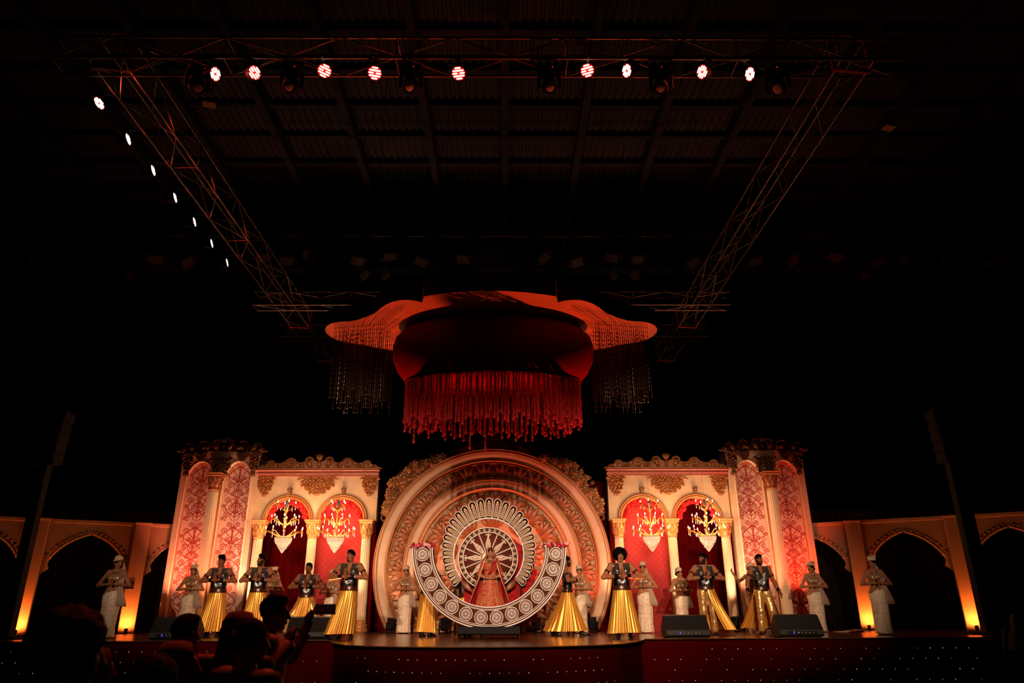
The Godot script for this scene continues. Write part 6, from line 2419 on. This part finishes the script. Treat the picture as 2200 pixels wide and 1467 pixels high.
func lady(label: String, at: Vector3, turn: float, o := {}) -> Node3D:
	var kind: String = o.get("pose", "lady")
	var J := pose(kind)
	var t := thing("person", label, "person", at, turn, "dancers in cream skirts and turbans")
	var sc: float = o.get("scale", 0.95)
	t.scale = Vector3.ONE * sc
	var tone: Color = o.get("tone", Color(0.40, 0.17, 0.075))
	var hx := Transform3D(Basis(Vector3.UP, o.get("yaw", 0.0)) * Basis(Vector3.RIGHT, o.get("nod", 0.0)) * Basis.from_scale(Vector3.ONE * 0.93), Vector3(0, 1.60, 0.01))
	inst("body", flesh(kind, tone, hx, 0), mat("skin"), t)
	inst("hair", hair_mesh("bun"), mat("hair"), t, hx)
	inst("sequin_top", shell("top", kind, 0.010, 0.0, 1.215, 1.36, 0.0), mat("gold sequins"), t)
	# necklace strands
	var st := ns(true)
	for k in 3:
		var pts := []
		for i in 17:
			var a := lerpf(-1.5, 1.5, i / 16.0)
			pts.append(Vector3(sin(a) * 0.072, 1.445 - cos(a) * (0.03 + k * 0.035), 0.045 + cos(a) * 0.055))
		tube(st, pts, 0.006, 5)
	obj("necklace", st, mat("gold sequins"), t)
	# skirt
	st = ns(true)
	var rings := []
	for q in [[1.0, 0.172, 0.12, 0.0], [0.94, 0.196, 0.138, 0.0], [0.84, 0.205, 0.142, 0.005], [0.68, 0.19, 0.13, 0.01], [0.46, 0.185, 0.125, 0.0], [0.25, 0.18, 0.125, -0.005], [0.06, 0.19, 0.15, 0.0], [0.035, 0.192, 0.152, 0.0]]:
		var ring := PackedVector3Array()
		for j in 48:
			var a := TAU * j / 48.0
			var fl: float = 1.0 + 0.05 * sin(a * 9.0) * clampf((0.75 - q[0]) * 2.0, 0.0, 1.0)
			ring.append(Vector3(cos(a) * q[1] * fl + q[3], q[0] + (0.03 * cos(a) if q[0] > 0.9 else 0.0), sin(a) * q[2] * fl))
		rings.append(ring)
	skin(st, rings, true, false)
	obj("skirt", st, mat("ivory satin"), t)
	st = ns(true)
	var bp := []
	for i in 33:
		var a := TAU * i / 32.0
		bp.append(Vector3(cos(a) * 0.172, 1.0 + 0.03 * cos(a), sin(a) * 0.122))
	tube(st, bp, 0.011, 6, false)
	obj("hip_chain", st, mat("gold sequins"), t)
	# turban
	var tb := Node3D.new()
	tb.name = "turban"
	t.add_child(tb)
	tb.transform = hx
	st = ns(true)
	ball(st, Vector3(0, 0.108, -0.025), Vector3(0.088, 0.062, 0.1), 16, 8)
	obj("crown", st, mat("turban silk", Color(0.82, 0.72, 0.60), 0.55), tb)
	for k in 4:
		st = ns(true)
		var pts := []
		for i in 29:
			var a := TAU * i / 28.0
			pts.append(Vector3(cos(a) * (0.083 - 0.006 * k), 0.088 + k * 0.021 + 0.022 * sin(a) * (1.0 if k < 2 else 0.4) - 0.018 * cos(a) * (1 if k % 2 else -1), sin(a) * (0.106 - 0.007 * k) - 0.018))
		tube(st, pts, 0.021, 8, false)
		obj("wrap", st, mat("turban silk"), tb)
	st = ns(true)
	for k in 6:
		leaf(st, 0.11, 0.06, 0.012, Transform3D(Basis(Vector3.BACK, -0.9 + k * 0.28) * Basis(Vector3.RIGHT, -0.3), Vector3(0.03, 0.12, -0.05 + 0.012 * k)), -0.02)
	obj("plume", st, mat("beige tulle"), tb)
	st = ns(true)
	ball(st, Vector3(0, 0.078, 0.092), Vector3(0.012, 0.016, 0.008), 8, 5)
	obj("brow_jewel", st, mat("silver cuff"), tb)
	# tulle veil falling over one shoulder to the hip
	st = ns(true)
	rings = []
	var path := [[Vector3(0.03, 1.64, -0.10), 0.06], [Vector3(0.07, 1.52, -0.10), 0.07], [Vector3(0.12, 1.40, -0.06), 0.075], [Vector3(0.13, 1.25, 0.05), 0.08], [Vector3(0.13, 1.08, 0.08), 0.08], [Vector3(0.16, 0.94, 0.10), 0.10], [Vector3(0.19, 0.78, 0.10), 0.13], [Vector3(0.20, 0.68, 0.09), 0.15]]
	if kind == "lady_reach":
		for q in path:
			q[0].x *= 0.8
	for q in path:
		var ring := PackedVector3Array()
		for j in 20:
			var a := TAU * j / 20.0
			var rip := 0.010 * sin(a * 5.0)
			ring.append(q[0] + Vector3(cos(a) * q[1], rip, sin(a) * (0.014 + 0.08 * q[1]) + rip + 0.4 * cos(a) * cos(a) * -q[1] * 0.5))
		rings.append(ring)
	skin(st, rings)
	obj("veil", st, mat("beige tulle"), t)
	for s in [-1.0, 1.0]:
		var e: Vector3 = J.el if s > 0 else J.er
		var w: Vector3 = J.wl if s > 0 else J.wr
		band(t, "bangle", e.lerp(w, 0.86), w - e, 0.033, 0.045, mat("gold sequins"))
	return t

func dancers() -> void:
	male("dancer with tall dark hair, palms pressed, standing before the left tower", Vector3(-6.3, DECK, -17.5), 0.0, {"hair": "quiff", "nod": 0.05, "seed": 3, "tone": Color(0.240, 0.086, 0.039), "sway": Vector3(-0.05, 0, 0)})
	male("dancer with lifted chin, palms pressed, left of the dark left arch", Vector3(-5.31, DECK, -17.3), 0.05, {"hair": "quiff", "yaw": -0.5, "nod": -0.25, "beard": 2, "seed": 5, "tone": Color(0.270, 0.103, 0.047)})
	male("dancer in a wide-legged lunge behind the left wedge monitor", Vector3(-4.43, DECK, -18.2), 0.05, {"pose": "lunge", "skirt": "panel", "nod": -0.15, "tone": Color(0.230, 0.082, 0.035), "beard": 1})
	male("moustached dancer, palms pressed, beside the column left of the medallion", Vector3(-2.85, DECK, -15.4), -0.1, {"yaw": -0.25, "nod": -0.1, "beard": 1, "seed": 8, "scale": 0.98, "sway": Vector3(-0.12, 0, 0), "hem": Vector2(0.31, 0.27)})
	male("dancer hidden behind the left horn of the crescent, only his gold skirt showing", Vector3(-1.40, DECK, -17.0), 2.6, {"seed": 9, "hem": Vector2(0.25, 0.22), "scale": 0.95})
	male("dancer with his back turned behind the wheel, seen through the crescent", Vector3(-0.56, DECK, -17.15), 3.0, {"seed": 10, "hem": Vector2(0.26, 0.24), "scale": 0.86})
	male("bearded dancer striding to the right in profile, right of the crescent", Vector3(1.78, DECK, -17.3), PI / 2 - 0.2, {"pose": "stride", "hair": "bun", "beard": 2, "seed": 12, "hem": Vector2(0.34, 0.50), "nod": 0.12, "sway": Vector3(0, 0, -0.08), "scale": 0.99, "tone": Color(0.320, 0.129, 0.058)})
	male("curly afro-haired dancer, palms pressed, right of the medallion", Vector3(2.74, DECK, -15.4), 0.0, {"hair": "afro", "seed": 14, "hem": Vector2(0.345, 0.28), "scale": 0.97, "tone": Color(0.340, 0.138, 0.062)})
	male("bearded dancer looking left with one foil trouser leg showing", Vector3(4.93, DECK, -17.15), 0.0, {"skirt": "side", "yaw": -1.1, "beard": 2, "tone": Color(0.300, 0.120, 0.055)})
	male("bearded dancer with arms hanging and foil trousers before the right tower", Vector3(6.37, DECK, -17.6), 0.05, {"pose": "hang", "skirt": "open", "beard": 2, "tone": Color(0.250, 0.095, 0.043)})
	lady("turbaned dancer before the left tower's column, hands together", Vector3(-7.64, DECK, -19.2), 0.15, {"scale": 0.94})
	lady("turbaned dancer in the dark left arch behind the photographing guest", Vector3(-5.63, DECK, -19.35), -0.1, {"scale": 0.91})
	lady("turbaned dancer half hidden behind the moustached dancer", Vector3(-4.02, DECK, -19.0), -0.2, {"scale": 0.86})
	lady("turbaned dancer left of the crescent, smiling before the medallion", Vector3(-2.22, DECK, -19.4), 0.1, {"scale": 0.92})
	lady("turbaned dancer behind the striding bearded dancer", Vector3(2.24, DECK, -19.1), 0.1, {"scale": 0.91, "yaw": -0.2})
	lady("turbaned dancer on red patterned ground beside the curly-haired dancer", Vector3(3.80, DECK, -18.7), -0.15, {"scale": 0.94})
	lady("turbaned dancer mostly hidden behind the bearded dancer looking left", Vector3(4.68, DECK, -18.6), 0.2, {"scale": 0.86, "yaw": 0.3})
	lady("turbaned dancer stretching one arm out before the right tower", Vector3(6.62, DECK, -19.0), 0.1, {"pose": "lady_reach", "scale": 0.94, "yaw": 0.2, "nod": 0.1})
	lady("turbaned dancer looking left beside the right tower's outer edge", Vector3(8.12, DECK, -18.9), -0.1, {"scale": 0.94, "yaw": -0.9})
	lady("turbaned dancer before the orange-lit right arcade post, looking down left", Vector3(8.72, DECK, -16.9), -0.15, {"scale": 0.94, "yaw": -0.8, "nod": 0.2, "tone": Color(0.300, 0.120, 0.055)})
	lady("turbaned dancer alone in the left arcade arch, looking right", Vector3(-8.3, DECK, -16.7), 0.2, {"scale": 0.97, "yaw": 0.8, "nod": 0.1, "tone": Color(0.300, 0.120, 0.055)})
	bride()

func bride() -> void:
	var t := thing("person", "bride in a red and gold dress with a long red veil inside the crescent", "person", Vector3(0.03, DECK + 0.25, -16.0))
	t.scale = Vector3.ONE * 0.90
	var tone := Color(0.42, 0.20, 0.10)
	var hx := Transform3D(Basis(Vector3.RIGHT, 0.03) * Basis.from_scale(Vector3.ONE * 0.93), Vector3(0, 1.60, 0.01))
	inst("body", flesh("bride", tone, hx, 0), mat("skin"), t)
	inst("hair", hair_mesh("bun"), mat("hair"), t, hx)
	var cloth := mat("bridal cloth", Color.WHITE, 0.6)
	triplanar(cloth, noise_tex(61, 0.018, [[0.0, Color(0.72, 0.44, 0.24)], [0.54, Color(0.70, 0.42, 0.24)], [0.58, Color(0.78, 0.07, 0.10)], [0.75, Color(0.62, 0.04, 0.06)], [0.80, Color(0.80, 0.55, 0.3)], [1.0, Color(0.80, 0.55, 0.3)]], 256, FastNoiseLite.TYPE_SIMPLEX_SMOOTH, 3), 2.2)
	var blouse := shell("blouse", "bride", 0.010, 0.6, 1.12, 1.44, 0.0)
	inst("blouse", blouse, cloth, t)
	obj("skirt", pleats(1.10, 0.02, Vector2(0.135, 0.11), Vector2(0.52, 0.34), 0, 360, 20, 0.014, Vector3.ZERO, 31), cloth, t)
	var red := mat("veil red", Color(0.62, 0.015, 0.035), 0.65)
	red.backlight_enabled = true
	red.backlight = Color(0.15, 0.01, 0.01)
	# veil over the head, open at the front
	var st := ns(true)
	var rings := []
	for q in [[1.742, 0.03, 0.03, -0.03], [1.735, 0.065, 0.065, -0.03], [1.70, 0.092, 0.088, -0.03], [1.62, 0.105, 0.10, -0.03], [1.55, 0.115, 0.105, -0.02], [1.45, 0.19, 0.13, 0.0], [1.25, 0.25, 0.16, 0.0], [1.0, 0.31, 0.22, 0.0], [0.7, 0.41, 0.28, 0.0], [0.4, 0.49, 0.33, 0.0], [0.06, 0.56, 0.37, 0.0]]:
		var ring := PackedVector3Array()
		for j in 61:
			var u := j / 60.0
			var open_: float = lerpf(8.0, 48.0, clampf((q[0] - 0.3) / 1.2, 0.0, 1.0))
			var a := deg_to_rad(lerpf(open_, -180.0 - open_, u))
			var rip: float = 1.0 + 0.05 * sin(u * 46.0) * clampf((1.5 - q[0]) * 1.5, 0.0, 1.0)
			ring.append(Vector3(cos(a) * q[1] * rip, q[0], sin(a) * q[2] * rip - 0.02 + q[3]))
		rings.append(ring)
	skin(st, rings, false)
	obj("veil", st, red, t)
	for s in [0, 60]:
		st = ns(true)
		var pts := []
		for r in rings.slice(1):
			pts.append(r[s] + Vector3(0, 0, 0.008))
		tube(st, pts, 0.013, 6)
		obj("veil_edge", st, mat("gold sequins"), t)
	# sash across the chest
	st = ns(true)
	var sash := []
	for q in [[Vector3(0.15, 1.47, -0.02), 0.05], [Vector3(0.12, 1.42, 0.09), 0.055], [Vector3(0.05, 1.26, 0.135), 0.06], [Vector3(-0.02, 1.12, 0.135), 0.05]]:
		var ring := PackedVector3Array()
		for j in 12:
			var a := TAU * j / 12.0
			ring.append(q[0] + Vector3(cos(a) * q[1], cos(a) * q[1] * 0.4, sin(a) * 0.012))
		sash.append(ring)
	skin(st, sash)
	obj("sash", st, red, t)
	st = ns(true)
	for k in 4:
		var pts := []
		for i in 17:
			var a := lerpf(-1.5, 1.5, i / 16.0)
			pts.append(Vector3(sin(a) * (0.06 + 0.008 * k), 1.46 - cos(a) * (0.02 + k * 0.035), 0.045 + cos(a) * 0.06))
		tube(st, pts, 0.009, 5)
	obj("necklace", st, mat("gold sequins"), t)
	st = ns(true)
	ball(st, Vector3(0, 1.665, 0.098), Vector3(0.014, 0.02, 0.008), 8, 5)
	tube(st, [Vector3(-0.055, 1.68, 0.06), Vector3(0, 1.70, 0.09), Vector3(0.055, 1.68, 0.06)], 0.006, 5)
	obj("head_jewel", st, mat("bright gold"), t)
	for s in [-1.0, 1.0]:
		for k in 3:
			var e := Vector3(s * 0.27, 1.11, 0.0)
			var w := Vector3(s * 0.07, 1.03, 0.19)
			band(t, "bangle", e.lerp(w, 0.74 + 0.08 * k), w - e, 0.034, 0.018, [mat("posy white"), mat("veil red"), mat("bright gold")][k])

# ------------------------------------------------------------------ guests in the dark foreground
func guest(label: String, at: Vector3, turn: float, height: float, o := {}) -> Node3D:
	var kind: String = o.get("pose", "guest")
	var t := thing("person", label, "person", at, turn, "guests in the foreground")
	t.scale = Vector3.ONE * height / 1.765
	var tone: Color = o.get("tone", Color(0.24, 0.11, 0.06))
	var hx := Transform3D(Basis(Vector3.UP, o.get("yaw", 0.0)) * Basis(Vector3.RIGHT, o.get("nod", 0.0)), Vector3(0, 1.635, 0.015))
	inst("body", flesh(kind, tone, hx, o.get("beard", 0)), mat("skin"), t)
	if o.get("hair", "short") != "":
		inst("hair", hair_mesh(o.get("hair", "short")), mat("hair"), t, hx)
	inst("shirt", shell("shirt", kind, 0.022, 1.0, 0.86, 1.49, 0.0), o.get("shirt", mat("guest black", Color(0.03, 0.027, 0.027), 0.8)), t)
	inst("trousers", pants(kind), mat("guest trousers", Color(0.03, 0.03, 0.035), 0.8), t)
	shoes(t, pose(kind))
	return t

func scarf(t: Node3D, m: Material) -> void:
	var st := ns(true)
	var rings := []
	for q in [[1.765, 0.02, 0.03], [1.755, 0.07, 0.085], [1.70, 0.098, 0.115], [1.60, 0.108, 0.125], [1.50, 0.12, 0.13], [1.40, 0.21, 0.15], [1.25, 0.26, 0.17], [1.05, 0.28, 0.19]]:
		var ring := PackedVector3Array()
		for j in 41:
			var u := j / 40.0
			var a := deg_to_rad(lerpf(52.0, -232.0, u))
			ring.append(Vector3(cos(a) * q[1], q[0], sin(a) * q[2]))
		rings.append(ring)
	skin(st, rings, false)
	obj("headscarf", st, m, t)

func audience() -> void:
	var pale := mat("pale scarf", Color(0.48, 0.42, 0.36), 0.85)
	guest("large bushy-haired guest in dark clothes at the lower left, nearest the camera", Vector3(-1.11, 0.0, -2.6), PI - 0.9, 1.73, {"hair": "bushy", "beard": 2})
	guest("short-haired guest in black behind the scarfed woman", Vector3(-1.89, 0, -5.4), PI - 0.5, 1.72, {})
	var w := guest("woman with a pale headscarf, face turned right, lower left", Vector3(-1.28, 0, -3.9), PI - 1.3, 1.60, {"hair": "bun", "tone": Color(0.340, 0.138, 0.070)})
	scarf(w, pale)
	guest("dark-haired guest whose head only just rises below the headscarf", Vector3(-1.1, 0, -3.25), PI, 1.55, {"hair": "bushy"})
	var cap := guest("guest in a black jacket with a brown head cloth, left of the photographing man", Vector3(-1.36, 0, -4.95), PI - 0.3, 1.74, {"hair": "bun", "tone": Color(0.260, 0.103, 0.047)})
	scarf(cap, mat("brown cloth", Color(0.40, 0.22, 0.13), 0.85))
	guest("dark-haired guest in a grey top beside the photographing man", Vector3(-1.03, 0, -4.2), PI - 0.7, 1.71, {"hair": "bun", "shirt": mat("guest grey", Color(0.22, 0.19, 0.18), 0.85)})
	var h := guest("dim woman with a dusky shawl behind the bushy-haired guest", Vector3(-1.85, 0, -4.2), PI - 1.0, 1.56, {"hair": "bun", "tone": Color(0.300, 0.120, 0.062)})
	scarf(h, mat("dusky scarf", Color(0.25, 0.2, 0.19), 0.85))
	var g := guest("man in a white shirt holding up a phone to film the stage", Vector3(-1.47, 0, -6.0), 1.8, 1.86, {"pose": "guest_phone", "shirt": mat("white shirt", Color(0.62, 0.52, 0.50), 0.75), "yaw": -0.15})
	band(g, "wrist_watch", Vector3(-0.175, 1.395, 0.13), Vector3(0.14, 0.22, 0.17), 0.047, 0.03, mat("silver cuff"))
	var ph := thing("smartphone", "dark smartphone held sideways by the man in the white shirt", "phone", Vector3(-1.07, 1.75, -6.04), 0.25)
	var st := ns()
	bx(st, Vector3.ZERO, Vector3(0.16, 0.078, 0.009), Basis.IDENTITY, 0.003)
	obj("case", st, mat("phone case", Color(0.06, 0.03, 0.05), 0.3), ph)
	st = ns()
	bx(st, Vector3(0, 0, 0.0055), Vector3(0.145, 0.066, 0.002))
	obj("screen", st, glow("phone screen", Color(0.10, 0.02, 0.035), 0.6), ph)
	var r := guest("dark guest with a dusky shawl standing before the right arcade", Vector3(10.3, 0, -14.8), PI - 0.6, 1.64, {"hair": "bun"})
	scarf(r, mat("dusky scarf"))
